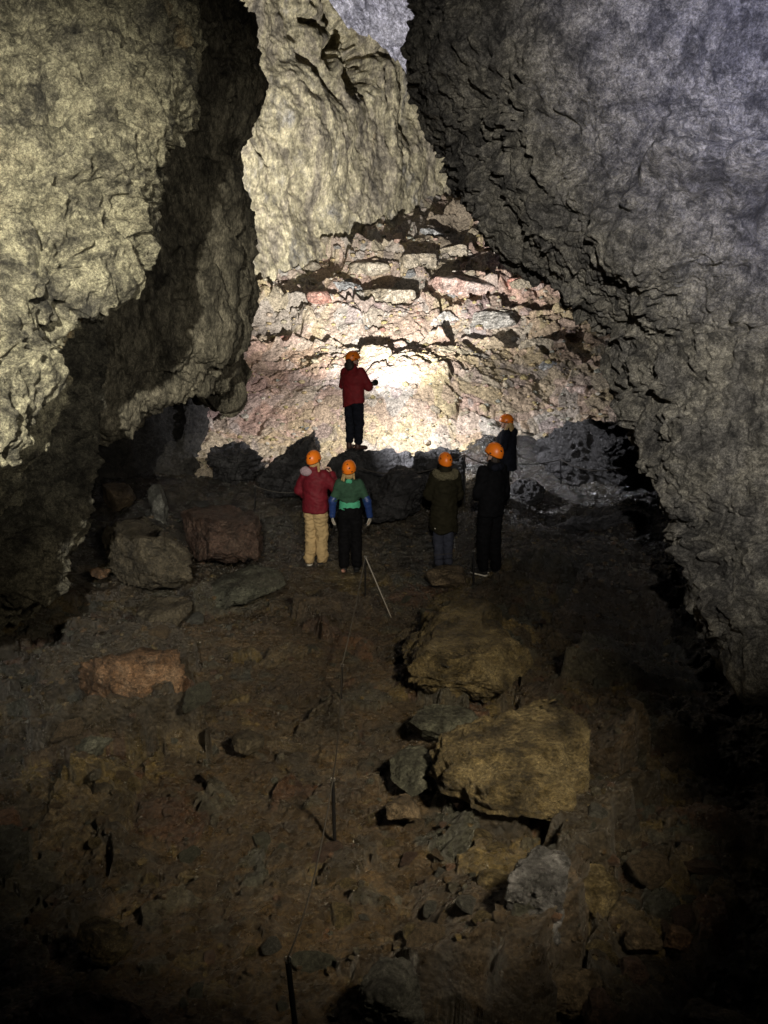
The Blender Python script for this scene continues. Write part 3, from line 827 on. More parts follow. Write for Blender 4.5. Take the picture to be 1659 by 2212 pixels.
while n < 70:
    px = rng.uniform(470, 1320); py = rng.uniform(500, 960)
    p = spt(px, py)
    if p[1] > 29 or p[1] < 15.4 or (p[1] < 20.5 and rng.random() < .75): continue
    s = min(.40, .05 + .09 * rng.expovariate(1.0)) * (.55 if p[1] < 20 else 1)
    m = rng.choice(['sl_ochre', 'sl_ochre', 'sl_pink', 'sl_grey', 'sl_white', 'sl_red'] if px < 1000 else ['sl_ochre', 'sl_pink', 'sl_pink', 'sl_grey', 'sl_white'])
    cn = {'sl_ochre': 'ochre', 'sl_pink': 'pinkish', 'sl_grey': 'grey', 'sl_white': 'white', 'sl_red': 'reddish'}[m]
    where = 'upper' if p[1] > 21 else 'lower'
    side = 'left' if p[0] < .3 else 'right'
    put_stone('slope_stone', (p[0], p[1], slope_z(p[0], p[1]) + s * .2), s, m,
              f'{cn} broken stone on the {where} {side} part of the lit slope', f'{cn} stones on the {where} {side} slope')
    n += 1
# pebbles nobody could count
D, F = ico(1)
def pebbles(name, pts, szs, mat, lab, tints):
    VV, FF, TT = [], [], []
    for i, (p, s) in enumerate(zip(pts, szs)):
        j = .75 + .5 * _rnd[(i * 7) % 256][0]
        A = D * np.array([1, j, .65]) * (1 + .5 * perlin((D * 1.4 + i * 3.7).astype(F32)))[:, None] * s
        VV.append(A + p); FF.append(F + i * len(D)); TT.append(np.tile(tints[i % len(tints)], (len(D), 1)))
    me = fast_mesh(name, np.concatenate(VV), np.concatenate(FF), False); set_tint(me, np.concatenate(TT))
    tag(link(name, me, mat), lab, None, kind='stuff')
pts, szs = [], []
while len(pts) < 2000:
    x = rng.uniform(-4.2, 5.2); y = rng.uniform(15.3, 27)
    pts.append(np.array([x, y, slope_z(x, y) + .012])); szs.append(min(.11, .02 + .022 * rng.expovariate(1)))
pebbles('gravel', pts, szs, M['slope'], 'small broken gravel strewn over the lit slope', spal)
pts, szs = [], []
while len(pts) < 7500:
    x = rng.uniform(-4, 4.5); y = rng.uniform(3.2, 13)
    if abs(x + .75) < .5 and rng.random() < .4: continue
    pts.append(np.array([x, y, ground_z(x, y) + .004])); szs.append(min(.06, .007 + .011 * rng.expovariate(1)))
pebbles('gravel', pts, szs, M['ground'], 'small dark gravel scattered over the cave floor', np.concatenate([pal * 1.1, pal * .9, np.tile(mud, (8, 1))]))

# ------------------------------------------------------------------ figures: smooth union of tapered limbs, polygonised
def surface_nets(Dg, org, h):
    s = Dg < 0
    nx, ny, nz = Dg.shape
    c = [s[i:nx - 1 + i, j:ny - 1 + j, k:nz - 1 + k] for i in (0, 1) for j in (0, 1) for k in (0, 1)]
    cnt = sum(a.astype(np.int8) for a in c)
    act = (cnt > 0) & (cnt < 8)
    ii, jj, kk = np.nonzero(act)
    idx = -np.ones(act.shape, np.int32); idx[ii, jj, kk] = np.arange(len(ii))
    acc = np.zeros((len(ii), 3)); wt = np.zeros(len(ii))
    cs = [(a, b, e) for a in (0, 1) for b in (0, 1) for e in (0, 1)]
    for p in cs:
        for ax in range(3):
            if p[ax] == 0:
                r = list(p); r[ax] = 1
                a = Dg[ii + p[0], jj + p[1], kk + p[2]]; b = Dg[ii + r[0], jj + r[1], kk + r[2]]
                m = (a < 0) != (b < 0)
                t = np.where(m, a / np.where(a - b == 0, 1, a - b), 0)
                pt = np.tile(np.array(p, float), (len(ii), 1)); pt[:, ax] = t
                acc[m] += pt[m]; wt[m] += 1
    V = (np.stack([ii, jj, kk], 1) + acc / wt[:, None]) * h + org
    quads = []
    for ax in range(3):
        o1, o2 = [(1, 2), (2, 0), (0, 1)][ax]
        sl_a = [slice(None)] * 3; sl_b = [slice(None)] * 3
        sl_a[ax] = slice(0, -1); sl_b[ax] = slice(1, None)
        a, b = s[tuple(sl_a)], s[tuple(sl_b)]
        e = np.argwhere(a != b)
        if not len(e): continue
        e = e[(e[:, o1] > 0) & (e[:, o2] > 0) & (e[:, o1] < Dg.shape[o1] - 1) & (e[:, o2] < Dg.shape[o2] - 1)]
        ins = s[e[:, 0], e[:, 1], e[:, 2]]
        def g(d1, d2):
            f = e.copy(); f[:, o1] += d1; f[:, o2] += d2
            return idx[f[:, 0], f[:, 1], f[:, 2]]
        Q = np.stack([g(-1, -1), g(0, -1), g(0, 0), g(-1, 0)], 1)
        Q[~ins] = Q[~ins][:, ::-1]
        quads.append(Q)
    return V, np.concatenate(quads)

class Blob:
    """Collects limbs (tapered capsules), ellipsoids and elliptic tubes; build() gives one continuous surface."""
    def __init__(s): s.pr = []
    def cap(s, a, b, ra, rb=None, k=.02, sub=False):
        s.pr.append(('c', np.array(a, float), np.array(b, float), ra, ra if rb is None else rb, k, sub)); return s
    def ell(s, c, r, k=.02, rot=None, sub=False):
        s.pr.append(('e', np.array(c, float), np.array(r, float), rot, 0, k, sub)); return s
    def tube(s, z0, z1, c0, c1, r0, r1, k=.02, cut=None):
        s.pr.append(('t', (z0, z1), (np.array(c0, float), np.array(c1, float)), (np.array(r0, float), np.array(r1, float)), cut, k, False)); return s
    def box(s):
        lo, hi = [], []
        for p in s.pr:
            if p[-1]: continue
            if p[0] == 'c': a = np.minimum(p[1] - p[3], p[2] - p[4]); b = np.maximum(p[1] + p[3], p[2] + p[4])
            elif p[0] == 'e':
                r = p[2] if p[3] is None else np.full(3, p[2].max()); a, b = p[1] - r, p[1] + r
            else:
                r = np.maximum(p[3][0], p[3][1]).max()
                a = np.array([min(p[2][0][0], p[2][1][0]) - r, min(p[2][0][1], p[2][1][1]) - r, min(p[1])])
                b = np.array([max(p[2][0][0], p[2][1][0]) + r, max(p[2][0][1], p[2][1][1]) + r, max(p[1])])
            lo.append(a); hi.append(b)
        return np.min(lo, 0), np.max(hi, 0)
    def build(s, h, fold=0., ffreq=(9, 9, 16), seed=0, tr=None):
        lo, hi = s.box(); lo = lo - 4 * h - .02; hi = hi + 4 * h + .02
        n = np.ceil((hi - lo) / h).astype(int) + 1
        Dg = np.full(n, .2, F32)
        ax = [lo[i] + h * np.arange(n[i]) for i in range(3)]
        for p in s.pr:
            one = Blob(); q = list(p); q[-1] = False; one.pr = [tuple(q)]
            a, b = one.box(); mg = .05 + 2 * h
            i0 = np.clip(((a - mg - lo) / h).astype(int), 0, n - 2); i1 = np.clip(((b + mg - lo) / h).astype(int) + 2, 1, n)
            sl = tuple(slice(i0[i], i1[i]) for i in range(3))
            x, y, z_ = np.meshgrid(*[ax[i][sl[i]] for i in range(3)], indexing='ij')
            if p[0] == 'c':
                A, B = p[1], p[2]; ab = B - A; L2 = max(ab @ ab, 1e-9)
                t = np.clip(((x - A[0]) * ab[0] + (y - A[1]) * ab[1] + (z_ - A[2]) * ab[2]) / L2, 0, 1)
                d = np.sqrt((x - A[0] - t * ab[0]) ** 2 + (y - A[1] - t * ab[1]) ** 2 + (z_ - A[2] - t * ab[2]) ** 2) - (p[3] + (p[4] - p[3]) * t)
            elif p[0] == 'e':
                u = np.stack([x - p[1][0], y - p[1][1], z_ - p[1][2]], -1)
                if p[3] is not None: u = u @ p[3]
                q_ = u / p[2]; k0 = np.sqrt((q_ ** 2).sum(-1)); k1 = np.sqrt(((q_ / p[2]) ** 2).sum(-1)) + 1e-9
                d = k0 * (k0 - 1) / k1
            else:
                z0, z1 = p[1]; t = np.clip((z_ - z0) / (z1 - z0), 0, 1)
                cx = p[2][0][0] + (p[2][1][0] - p[2][0][0]) * t; cy = p[2][0][1] + (p[2][1][1] - p[2][0][1]) * t
                rx = p[3][0][0] + (p[3][1][0] - p[3][0][0]) * t; ry = p[3][0][1] + (p[3][1][1] - p[3][0][1]) * t
                d = (np.sqrt(((x - cx) / rx) ** 2 + ((y - cy) / ry) ** 2) - 1) * np.minimum(rx, ry)
                zl = min(z0, z1) + (p[4](x, y) if p[4] else 0)
                d = np.maximum(d, np.maximum(zl - z_, z_ - max(z0, z1)))
            old = Dg[sl]; k = p[5]
            if p[6]:
                hh = np.clip(.5 - .5 * (old + d) / k, 0, 1); Dg[sl] = old + (-d - old) * hh + k * hh * (1 - hh)
            else:
                hh = np.clip(.5 + .5 * (d - old) / k, 0, 1); Dg[sl] = d + (old - d) * hh - k * hh * (1 - hh)
        V, F_ = surface_nets(Dg, lo, h)
        if fold:
            nrm = np.zeros_like(V)
            fn = np.cross(V[F_[:, 1]] - V[F_[:, 0]], V[F_[:, 2]] - V[F_[:, 0]])
            for c in range(4): np.add.at(nrm, F_[:, c], fn)
            nrm /= np.linalg.norm(nrm, axis=1)[:, None] + 1e-12
            P_ = (V * np.array(ffreq) + seed * 5.3).astype(F32)
            V = V + nrm * (fold * (ridged(P_, 2) * .6 + fbm(P_ * .45, 2) * .7))[:, None]
        return V, F_

def part(name, blob, mat, root, h=.010, fold=0., ffreq=(9, 9, 16), seed=0, label=None):
    V, F_ = blob.build(h, fold, ffreq, seed)
    o = link(name, fast_mesh(name, V, F_), M[mat], root)
    if label: o['label'] = label
    return o

def rotmat(yaw, pitch, roll=0):
    return np.array((Matrix.Rotation(yaw, 3, 'Z') @ Matrix.Rotation(pitch, 3, 'X') @ Matrix.Rotation(roll, 3, 'Y')))

def hand(b, w, d, n, side, s=1., curl=.5, thumb=.6):
    """palm, five separate bent fingers; d towards the fingers, n out of the palm, side towards the thumb."""
    d = np.array(d, float); d /= np.linalg.norm(d)
    n = np.array(n, float); n -= d * (n @ d); n /= np.linalg.norm(n)
    t = np.cross(n, d) * side
    w = np.array(w, float)
    rot = np.stack([t, d, n], 1)
    b.ell(w + d * .048 * s, np.array([.040, .054, .016]) * s, .012, rot)
    b.cap(w - d * .03, w + d * .02 * s, .024 * s, .026 * s, .015)
    for i, (off, ln) in enumerate(((.030, .072), (.010, .080), (-.010, .074), (-.029, .058))):
        p = w + (d * .088 + t * off) * s; a = .12 + .1 * i * curl
        for j, f in enumerate((.45, .32, .23)):
            a += curl * (.55 + .2 * j)
            q_ = p + (d * math.cos(a) + n * math.sin(a)) * ln * f * s + t * off * .12 * s
            b.cap(p, q_, (.0092 - .0009 * j) * s, (.0086 - .0009 * j) * s, .004); p = q_
    p = w + (d * .025 + t * .032) * s
    for j, f in enumerate((.036, .03, .024)):
        v = t * (.75 - .25 * j) + d * (.65 + .15 * j) + n * (thumb * (.3 + .35 * j)); v /= np.linalg.norm(v)
        q_ = p + v * f * s; b.cap(p, q_, .0115 * s - j * .001, .0105 * s - j * .001, .006); p = q_

M['skin'] = plain_mat('skin', (.52, .33, .25), .55, .4, var=.08, scale=40)
M['helmet'] = plain_mat('orange_shell', (.88, .205, .012), .38, .5, var=.05, scale=60, bump=.03)
M['vent'] = plain_mat('black_plastic', (.018, .014, .014), .6, .3)
M['redjkt'] = plain_mat('red_shell_cloth', (.16, .009, .013), .75, .3, var=.18, scale=14)
M['burg'] = plain_mat('burgundy_cloth', (.13, .007, .015), .7, .3, var=.2, scale=14)
M['lilac'] = plain_mat('pale_lilac_lining', (.34, .25, .28), .8, .2)
M['khaki'] = plain_mat('khaki_cloth', (.40, .29, .15), .85, .2, var=.15, scale=14)
M['navy'] = plain_mat('dark_navy_cloth', (.009, .010, .015), .85, .06, var=.3, scale=14)
M['black'] = plain_mat('black_cloth', (.005, .005, .006), .85, .06, var=.3, scale=14)
M['green'] = plain_mat('dark_green_fleece', (.030, .072, .044), .85, .2, var=.2, scale=18)
M['mint'] = plain_mat('mint_cloth', (.07, .36, .21), .75, .25, var=.15, scale=18)
M['blue'] = plain_mat('blue_shiny_cloth', (.016, .040, .155), .45, .5, var=.3, scale=18)
M['glove'] = plain_mat('pale_grey_glove', (.36, .34, .29), .9, .2, var=.2, scale=60)
M['glove_dark'] = plain_mat('dark_grey_glove', (.08, .07, .08), .8, .3, var=.2, scale=60)
M['olive'] = plain_mat('olive_cloth', (.019, .017, .010), .85, .06, var=.25, scale=14)
M['fur'] = plain_mat('fur_trim', (.13, .115, .07), .95, .1, var=.5, scale=90, bump=.9, bdist=.02)
M['denim'] = plain_mat('slate_denim', (.03, .033, .05), .85, .2, var=.25, scale=14)
M['blond'] = plain_mat('blond_hair', (.40, .27, .12), .6, .4, var=.4, scale=(70), bump=.7, bdist=.01)
M['brown_hair'] = plain_mat('dark_hair', (.03, .02, .014), .6, .4, var=.4, scale=70, bump=.7, bdist=.01)
M['boot'] = plain_mat('boot_leather', (.05, .022, .018), .6, .4, var=.3)
M['shoe_black'] = plain_mat('black_shoe', (.014, .014, .015), .6, .4)
M['sole'] = plain_mat('pale_sole', (.55, .52, .46), .7, .3)
M['metal'] = plain_mat('black_steel', (.02, .02, .022), .45, .5, metal=.6, var=.3)
M['steel'] = plain_mat('bright_steel', (.55, .55, .55), .35, .5, metal=.9)
M['rope'] = plain_mat('grey_rope', (.14, .13, .115), .85, .2, var=.4, scale=120, bump=.6)
M['rope_dark'] = plain_mat('dark_rope', (.04, .036, .032), .85, .2, var=.4, scale=120, bump=.6)
M['rope_light'] = plain_mat('pale_rope', (.34, .32, .29), .85, .2, var=.3, scale=120, bump=.6)

def dome(RH, c, sc=1., n=28, m=14):
    """helmet shell with a rolled rim"""
    rx, ry, rz = .118 * sc, .140 * sc, .128 * sc
    V = []
    for j in range(m + 4):
        for i in range(n):
            a = 2 * math.pi * i / n
            if j <= m:
                low = -.30 + .22 * math.sin(a)                # higher over the face, lower at the nape
                ph = math.pi / 2 - (math.pi / 2 - low) * (j / m)
                s_ = 1.0 + (.035 if j >= m - 1 else 0)
            else:
                low = -.30 + .22 * math.sin(a); ph = low + (j - m) * .22; s_ = (.97, .93, .90)[j - m - 1]
            x, y, z_ = math.cos(ph) * math.cos(a), math.cos(ph) * math.sin(a), math.sin(ph)
            r = s_ * (1 - .03 * (abs(x) > .75) * abs(z_))
            V.append((rx * x * r, ry * y * r, rz * z_ * r))
    V = np.array(V) @ RH.T + c
    i = np.arange((m + 4) * n).reshape(m + 4, n); i2 = np.roll(i, -1, 1)
    F_ = np.stack([i[:-1], i[1:], i2[1:], i2[:-1]], -1).reshape(-1, 4)
    return V, F_

_hn = [0]
def helmet(root, RH, c, vents):
    _hn[0] += 1
    vents = [v for i, v in enumerate(vents) if (i * 5 + _hn[0] * 3) % 7 not in (0, 3)]
    V, F_ = dome(RH, c)
    o = link('helmet', fast_mesh('helmet', V, F_), M['helmet'], root)
    for (az, el, w, l, rl) in vents:
        a, e = R_(az), R_(el)
        u = np.array([math.cos(e) * math.cos(a), math.cos(e) * math.sin(a), math.sin(e)])
        p = u * np.array([.118, .140, .128]); nn = u / np.array([.118, .140, .128]); nn /= np.linalg.norm(nn)
        t1 = np.cross([0, 0, 1.], nn); t1 /= np.linalg.norm(t1); t2 = np.cross(nn, t1)
        t1, t2 = t1 * math.cos(rl) + t2 * math.sin(rl), -t1 * math.sin(rl) + t2 * math.cos(rl)
        D2, F2 = ico(2)
        A = p + (D2[:, :1] * t1 * l + D2[:, 1:2] * t2 * w + D2[:, 2:3] * nn * .0035)
        link('vent', fast_mesh('vent', A @ RH.T + c, F2), M['vent'], o)
    for sx_ in (-1, 1):                                        # chin strap down each side
        b = Blob()
        pts_ = [(.106 * sx_, .03, -.03), (.082 * sx_, .05, -.10), (.03 * sx_, .075, -.155)]
        for a_, b_ in zip(pts_[:-1], pts_[1:]): b.cap(RH @ np.array(a_) + c, RH @ np.array(b_) + c, .006, .006, .003)
        V, F_ = b.build(.004)
        link('strap', fast_mesh('strap', V, F_), M['vent'], o)
    V, F_ = dome(RH, c, 1.0)
    return o

VENTS = [(-70, 20, .011, .018, .5), (-110, 20, .011, .018, -.5), (-90, 48, .009, .014, 0), (-20, 22, .011, .02, .4), (200, 22, .011, .02, -.4), (-50, -8, .012, .018, .2), (-130, -8, .012, .018, -.2), (50, 30, .01, .02, .3), (130, 30, .01, .02, -.3), (0, -6, .012, .02, 0), (180, -6, .012, .02, 0)]

def person(label, loc, yaw, H, head=(0, 0, 0), arms=None, feet=((-.10, 0), (.10, 0)), body_mat='skin', lean=0, wide=1.):
    """Body mesh is the thing itself; clothes, hair and helmet become its children. Built at 1.75 m, facing +Y."""
    s = H / 1.75
    b = Blob()
    RH = rotmat(*head); nk = np.array([0, .0, 1.50]); hc = nk + RH @ np.array([0, .012, .125])
    def hp(x, y, z_): return hc + RH @ np.array([x, y, z_])
    b.ell(hp(0, -.008, .02), (.075, .095, .098), .02, RH)
    b.ell(hp(0, .022, -.055), (.056, .066, .062), .03, RH)          # jaw
    b.ell(hp(0, .078, -.092), (.022, .020, .018), .02, RH)          # chin
    b.cap(hp(0, .088, .012), hp(0, .108, -.024), .008, .014, .012)  # nose
    b.ell(hp(0, .085, .034), (.05, .018, .012), .02, RH)            # brow
    for sx_ in (-1, 1):
        b.ell(hp(.030 * sx_, .090, .010), (.017, .014, .011), .008, RH, True)   # sockets
        b.ell(hp(.030 * sx_, .080, .010), (.012, .012, .010), .004, RH)
        b.ell(hp(.074 * sx_, -.008, -.008), (.010, .019, .032), .008, RH)       # ears
    b.ell(hp(0, .090, -.055), (.024, .012, .006), .006, RH); b.ell(hp(0, .088, -.068), (.021, .012, .007), .006, RH)
    b.cap((0, -.01, 1.40), hp(0, -.015, -.06), .060, .052, .03)
    b.ell((0, 0, 1.30), (.165, .105, .17), .05); b.ell((0, 0, 1.08), (.145, .10, .17), .05); b.ell((0, 0, .94), (.155, .11, .10), .05)
    for i, sx_ in enumerate((-1, 1)):
        hx = .085 * sx_; fx_, fy_ = feet[i]
        kn = ((hx + fx_) / 2, fy_ * .5 + .03, .50)
        b.cap((hx, 0, .92), kn, .080, .052, .04); b.cap(kn, (fx_, fy_ - .01, .09), .050, .036, .03)
        b.cap((fx_, fy_ - .03, .05), (fx_ * 1.08, fy_ + .12, .035), .036, .030, .02)
        sh = np.array([.175 * sx_, 0, 1.43]); el, wr, hd, hn, cu = arms[i]
        b.cap((.10 * sx_, 0, 1.42), sh, .055, .05, .04)
        b.cap(sh, el, .046, .037, .03); b.cap(el, wr, .037, .025, .02)
        hand(b, wr, hd, hn, sx_, 1.0, cu)
    V, F_ = b.build(.0062)
    root = link('person', fast_mesh('person', V, F_), M[body_mat])
    root.location = loc; root.rotation_euler = (lean, 0, yaw); root.scale = (s * wide, s * (.5 + .5 * wide), s)
    tag(root, label, 'person')
    return root, RH, hc

def sleeve(b, sh, el, wr, r=(.080, .066, .050), k=.05):
    b.cap(sh, el, r[0], r[1], k); b.cap(el, wr, r[1], r[2], .03)

def trousers(root, mat, feet, hip=(.185, .135), leg=(.105, .082, .070), zlow=.07, seed=1, fold=.016):
    b = Blob()
    b.ell((0, 0, .95), (hip[0], hip[1], .14), .04); b.tube(.98, 1.08, (0, 0), (0, 0), hip, (hip[0] * .92, hip[1] * .95), .02)
    for i, sx_ in enumerate((-1, 1)):
        fx_, fy_ = feet[i]; hx = .090 * sx_; kn = ((hx + fx_) / 2, fy_ * .5 + .03, .50)
        b.cap((hx, 0, .90), kn, leg[0], leg[1], .05); b.cap(kn, (fx_, fy_ - .015, zlow + leg[2]), leg[1], leg[2], .03)
    return part('trousers', b, mat, root, .0105, fold, (8, 8, 15), seed)

def shoe(root, mat, f, sx_, yaw=0, sole='sole', size=1.):
    R2 = np.array([[math.cos(yaw), -math.sin(yaw)], [math.sin(yaw), math.cos(yaw)]])
    def P(x, y, z_):
        v = R2 @ np.array([x, y]); return (f[0] + v[0], f[1] + v[1], z_)
    b = Blob(); b.cap(P(0, -.035, .060), P(.004 * sx_, .10, .045), .046, .040, .03); b.ell(P(.006 * sx_, .15, .040), (.044, .050, .032), .03); b.cap(P(0, -.03, .07), P(0, -.03, .125), .048, .050, .03)
    o = part('shoe', b, mat, root, .008)
    b = Blob(); b.ell(P(0, -.035, .014), (.050, .058, .016), .01); b.ell(P(.004 * sx_, .13, .014), (.052, .080, .016), .01); b.ell(P(.002 * sx_, .05, .014), (.044, .10, .015), .01)
    part('sole', b, sole, o, .006)
    return o

def at_px(px, py):
    dz = 0.
    for k in range(6):
        g = gpt(px, py, dz); dz += .7 * (ground_z(g[0], g[1]) - base_z(g[0], g[1]) - dz)
    return g[0], g[1], ground_z(g[0], g[1]) - .015

# --- guide on the boulder
FE = ((-.09, .0), (.10, .03))
bpy.context.view_layer.update()
def drop(x, y, z0=6):
    hit, p, n_, i_, o_, m_ = SC.ray_cast(bpy.context.evaluated_depsgraph_get(), Vector((x, y, z0)), Vector((0, 0, -1)))
    return p.z if hit else 0.
bo = bpy.data.objects['boulder']
GX0, GY0 = -.56, 14.20
guide_boulder = [o for o in bpy.data.objects if o.get('label', '').startswith('broad dark boulder the guide')][0]
ztop = max(drop(GX0 + dx, GY0 + dy, 3.5) for dx in (-.12, 0, .12) for dy in (-.05, .1))
guide_boulder.location.z += 1.66 - ztop
GZ0 = 1.645
yawg = R_(-38)
arms = [(np.array([-.29, .06, 1.17]), np.array([-.12, .27, 1.13]), (.85, .5, .05), (.2, -.2, -.9), .8),
        (np.array([.28, .10, 1.16]), np.array([.12, .33, 1.17]), (.10, .95, .25), (-.9, .1, -.2), 1.1)]
r, RH, hc = person('guide in a red jacket standing on the boulder holding a torch', (GX0, GY0, GZ0), yawg, 1.76, (R_(-22), R_(4), 0), arms, FE)
b = Blob()
b.ell((0, 0, 1.30), (.215, .150, .20), .05); b.tube(.80, 1.35, (0, .01), (0, 0), (.215, .165), (.205, .150), .04, cut=lambda x, y: .10 * sstep(-.2, .2, x) - .02)
b.cap((0, -.02, 1.46), (0, -.02, 1.52), .085, .078, .04)
for (el, wr, *_), sx_ in zip(arms, (-1, 1)): sleeve(b, (.175 * sx_, 0, 1.42), el, wr + (el - wr) * .12)
part('jacket', b, 'redjkt', r, .010, .014, (6, 6, 8), 3)
trousers(r, 'navy', FE, seed=2, hip=(.16, .115), leg=(.105, .085, .066), zlow=.10)
for i, sx_ in enumerate((-1, 1)): shoe(r, 'boot', FE[i], sx_, -.15 * sx_, 'shoe_black')
b = Blob(); b.ell((-.02, -.07, 1.53), (.10, .065, .06), .03); b.ell((-.05, -.04, 1.55), (.085, .07, .05), .03); b.cap((.0, -.085, 1.62), (.0, -.095, 1.50), .06, .055, .03)
part('hair', b, 'brown_hair', r, .008, .012, (22, 22, 22), 5)
helmet(r, RH, hc + RH @ np.array([0, -.005, .045]), VENTS)
for i, sx_ in enumerate((-1, 1)):
    b = Blob(); el, wr, hd, hn, cu = arms[i]
    d_ = np.array(hd) / np.linalg.norm(hd); b.cap(wr - d_ * .02, wr + d_ * .03, .036, .034, .02); b.ell(wr + d_ * .06, (.042, .042, .042), .02)
    part('glove', b, 'glove_dark', r, .007)
# torch in the right hand
Mw = Matrix.Translation(Vector((GX0, GY0, GZ0))) @ Matrix.Rotation(yawg, 4, 'Z') @ Matrix.Scale(1.76 / 1.75, 4)
hp_ = Mw @ Vector(arms[1][1] + np.array([.015, .075, .035]))
fwd = Vector((.35, .92, -.02)).normalized()
troot = bpy.data.objects.new('torch', None); COL.objects.link(troot); troot.location = hp_
troot.rotation_euler = fwd.to_track_quat('Z', 'Y').to_euler()
tag(troot, 'dark hand torch with a round head held out by the guide', 'torch')
def lathe(name, prof, mat, root, n=28):
    V = np.array([(r_ * math.cos(2 * math.pi * i / n), r_ * math.sin(2 * math.pi * i / n), z_) for r_, z_ in prof for i in range(n)])
    i = np.arange(len(prof) * n).reshape(len(prof), n); i2 = np.roll(i, -1, 1)
    return link(name, fast_mesh(name, V, np.stack([i[:-1], i2[:-1], i2[1:], i[1:]], -1).reshape(-1, 4)), M[mat], root)
lathe('barrel', [(.001, -.12), (.017, -.12), (.019, -.10), (.019, .05), (.022, .06), (.001, .061)], 'metal', troot)
lathe('head', [(.020, .055), (.03, .07), (.052, .085), (.058, .10), (.058, .135), (.050, .138), (.048, .12), (.001, .115)], 'metal', troot)
lens = lathe('lens', [(.0475, .1215), (.040, .1235), (.02, .125), (.001, .1255)], 'lens', troot) if 'lens' in M else None
TORCH = tuple(hp_ + fwd * .17)

# --- burgundy jacket, khaki trousers, hand at the face
FE = ((-.11, -.02), (.10, .03))
arms = [(np.array([-.30, -.02, 1.17]), np.array([-.24, .16, 1.02]), (.3, .8, -.4), (.9, 0, -.2), .5),
        (np.array([.34, .12, 1.21]), np.array([.20, .235, 1.415]), (-.45, -.05, .9), (-.6, -.7, -.1), .75)]
r, RH, hc = person('person in burgundy jacket and khaki trousers with a hand raised to the face', at_px(684, 1219), R_(-24), 1.79, (R_(-12), R_(8), 0), arms, FE, wide=.87)
b = Blob()
b.ell((0, 0, 1.30), (.220, .155, .20), .05); b.tube(.86, 1.35, (0, .0), (0, 0), (.225, .165), (.21, .155), .04)
b.cap((0, -.02, 1.46), (0, -.02, 1.52), .090, .085, .04)
for (el, wr, *_), sx_ in zip(arms, (-1, 1)): sleeve(b, (.18 * sx_, 0, 1.42), el, wr + (el - wr) * .10, (.088, .076, .058))
part('jacket', b, 'burg', r, .010, .016, (6, 6, 8), 8)
b = Blob(); b.ell((-.10, -.115, 1.485), (.11, .055, .065), .03); b.ell((-.15, -.05, 1.50), (.06, .06, .045), .03)
part('hood', b, 'lilac', r, .008, .008, (12, 12, 12), 9)
trousers(r, 'khaki', FE, seed=6, leg=(.108, .092, .088), fold=.030, zlow=.045)
for i, sx_ in enumerate((-1, 1)): shoe(r, 'shoe_black', FE[i], sx_, -.45 if sx_ > 0 else .1, 'sole')
b = Blob()
for k_ in range(7): b.cap((.06 + .012 * k_ - .03, .05 - .016 * k_, 1.60), (.085 + .01 * k_ - .03, .06 - .018 * k_, 1.47 - .01 * (k_ % 3)), .022, .013, .02)
b.ell((0, -.05, 1.58), (.07, .06, .06), .03)
part('hair', b, 'blond', r, .007, .006, (30, 30, 14), 4)
helmet(r, RH, hc + RH @ np.array([0, -.005, .045]), VENTS)

# --- green top
FE = ((-.11, .0), (.11, .02))
arms = [(np.array([-.285, -.03, 1.15]), np.array([-.30, .02, .91]), (-.1, .2, -1), (.9, .3, 0), .6),
        (np.array([.30, -.03, 1.15]), np.array([.335, .03, .91]), (.15, .25, -1), (-.9, .3, 0), .6)]
r, RH, hc = person('person in a dark green and mint top with blue sleeves, seen from behind', at_px(757, 1233), R_(-3), 1.70, (R_(-8), R_(10), 0), arms, FE, wide=.92)
b = Blob()
b.ell((0, 0, 1.32), (.195, .130, .17), .05); b.tube(1.12, 1.35, (0, 0), (0, 0), (.165, .128), (.185, .130), .04, cut=lambda x, y: .05 * sstep(0, .17, np.abs(x)))
b.cap((0, -.01, 1.45), (0, -.01, 1.49), .075, .068, .04)
for (el, wr, *_), sx_ in zip(arms, (-1, 1)): b.cap((.165 * sx_, 0, 1.415), el, .074, .062, .05)
part('top', b, 'green', r, .009, .012, (5, 5, 14), 12)
b = Blob(); b.tube(1.02, 1.15, (0, 0), (0, 0), (.182, .140), (.168, .131), .02)
part('shirt_hem', b, 'mint', r, .009, .007, (5, 5, 22), 13)
b = Blob(); b.ell((0, -.078, 1.465), (.055, .026, .045), .02)
part('collar', b, 'mint', r, .007)
for (el, wr, *_), sx_ in zip(arms, (-1, 1)):
    b = Blob(); b.cap(np.array((.165 * sx_, 0, 1.415)) * .18 + el * .82, el, .064, .064, .02); b.cap(el, wr, .063, .050, .03)
    part('sleeve', b, 'blue', r, .009, .007, (9, 9, 18), 14)
trousers(r, 'black', FE, seed=16, leg=(.112, .092, .085), zlow=.05)
for i, sx_ in enumerate((-1, 1)): shoe(r, 'shoe_black', FE[i], sx_, -.2 * sx_, 'shoe_black')
for i, sx_ in enumerate((-1, 1)):
    b = Blob(); el, wr, hd, hn, cu = arms[i]
    hand(b, wr, hd, hn, sx_, 1.12, cu); part('glove', b, 'glove', r, .0055)
b = Blob(); b.ell((0, -.06, 1.56), (.07, .05, .06), .03); b.cap((-.08, -.03, 1.60), (-.125, -.05, 1.49), .022, .012, .02); b.cap((-.07, -.05, 1.60), (-.09, -.07, 1.48), .024, .014, .02); b.cap((.07, -.04, 1.60), (.085, -.06, 1.51), .02, .012, .02)
part('hair', b, 'blond', r, .007, .006, (30, 30, 14), 4)
helmet(r, RH, hc + RH @ np.array([0, -.005, .045]), VENTS)

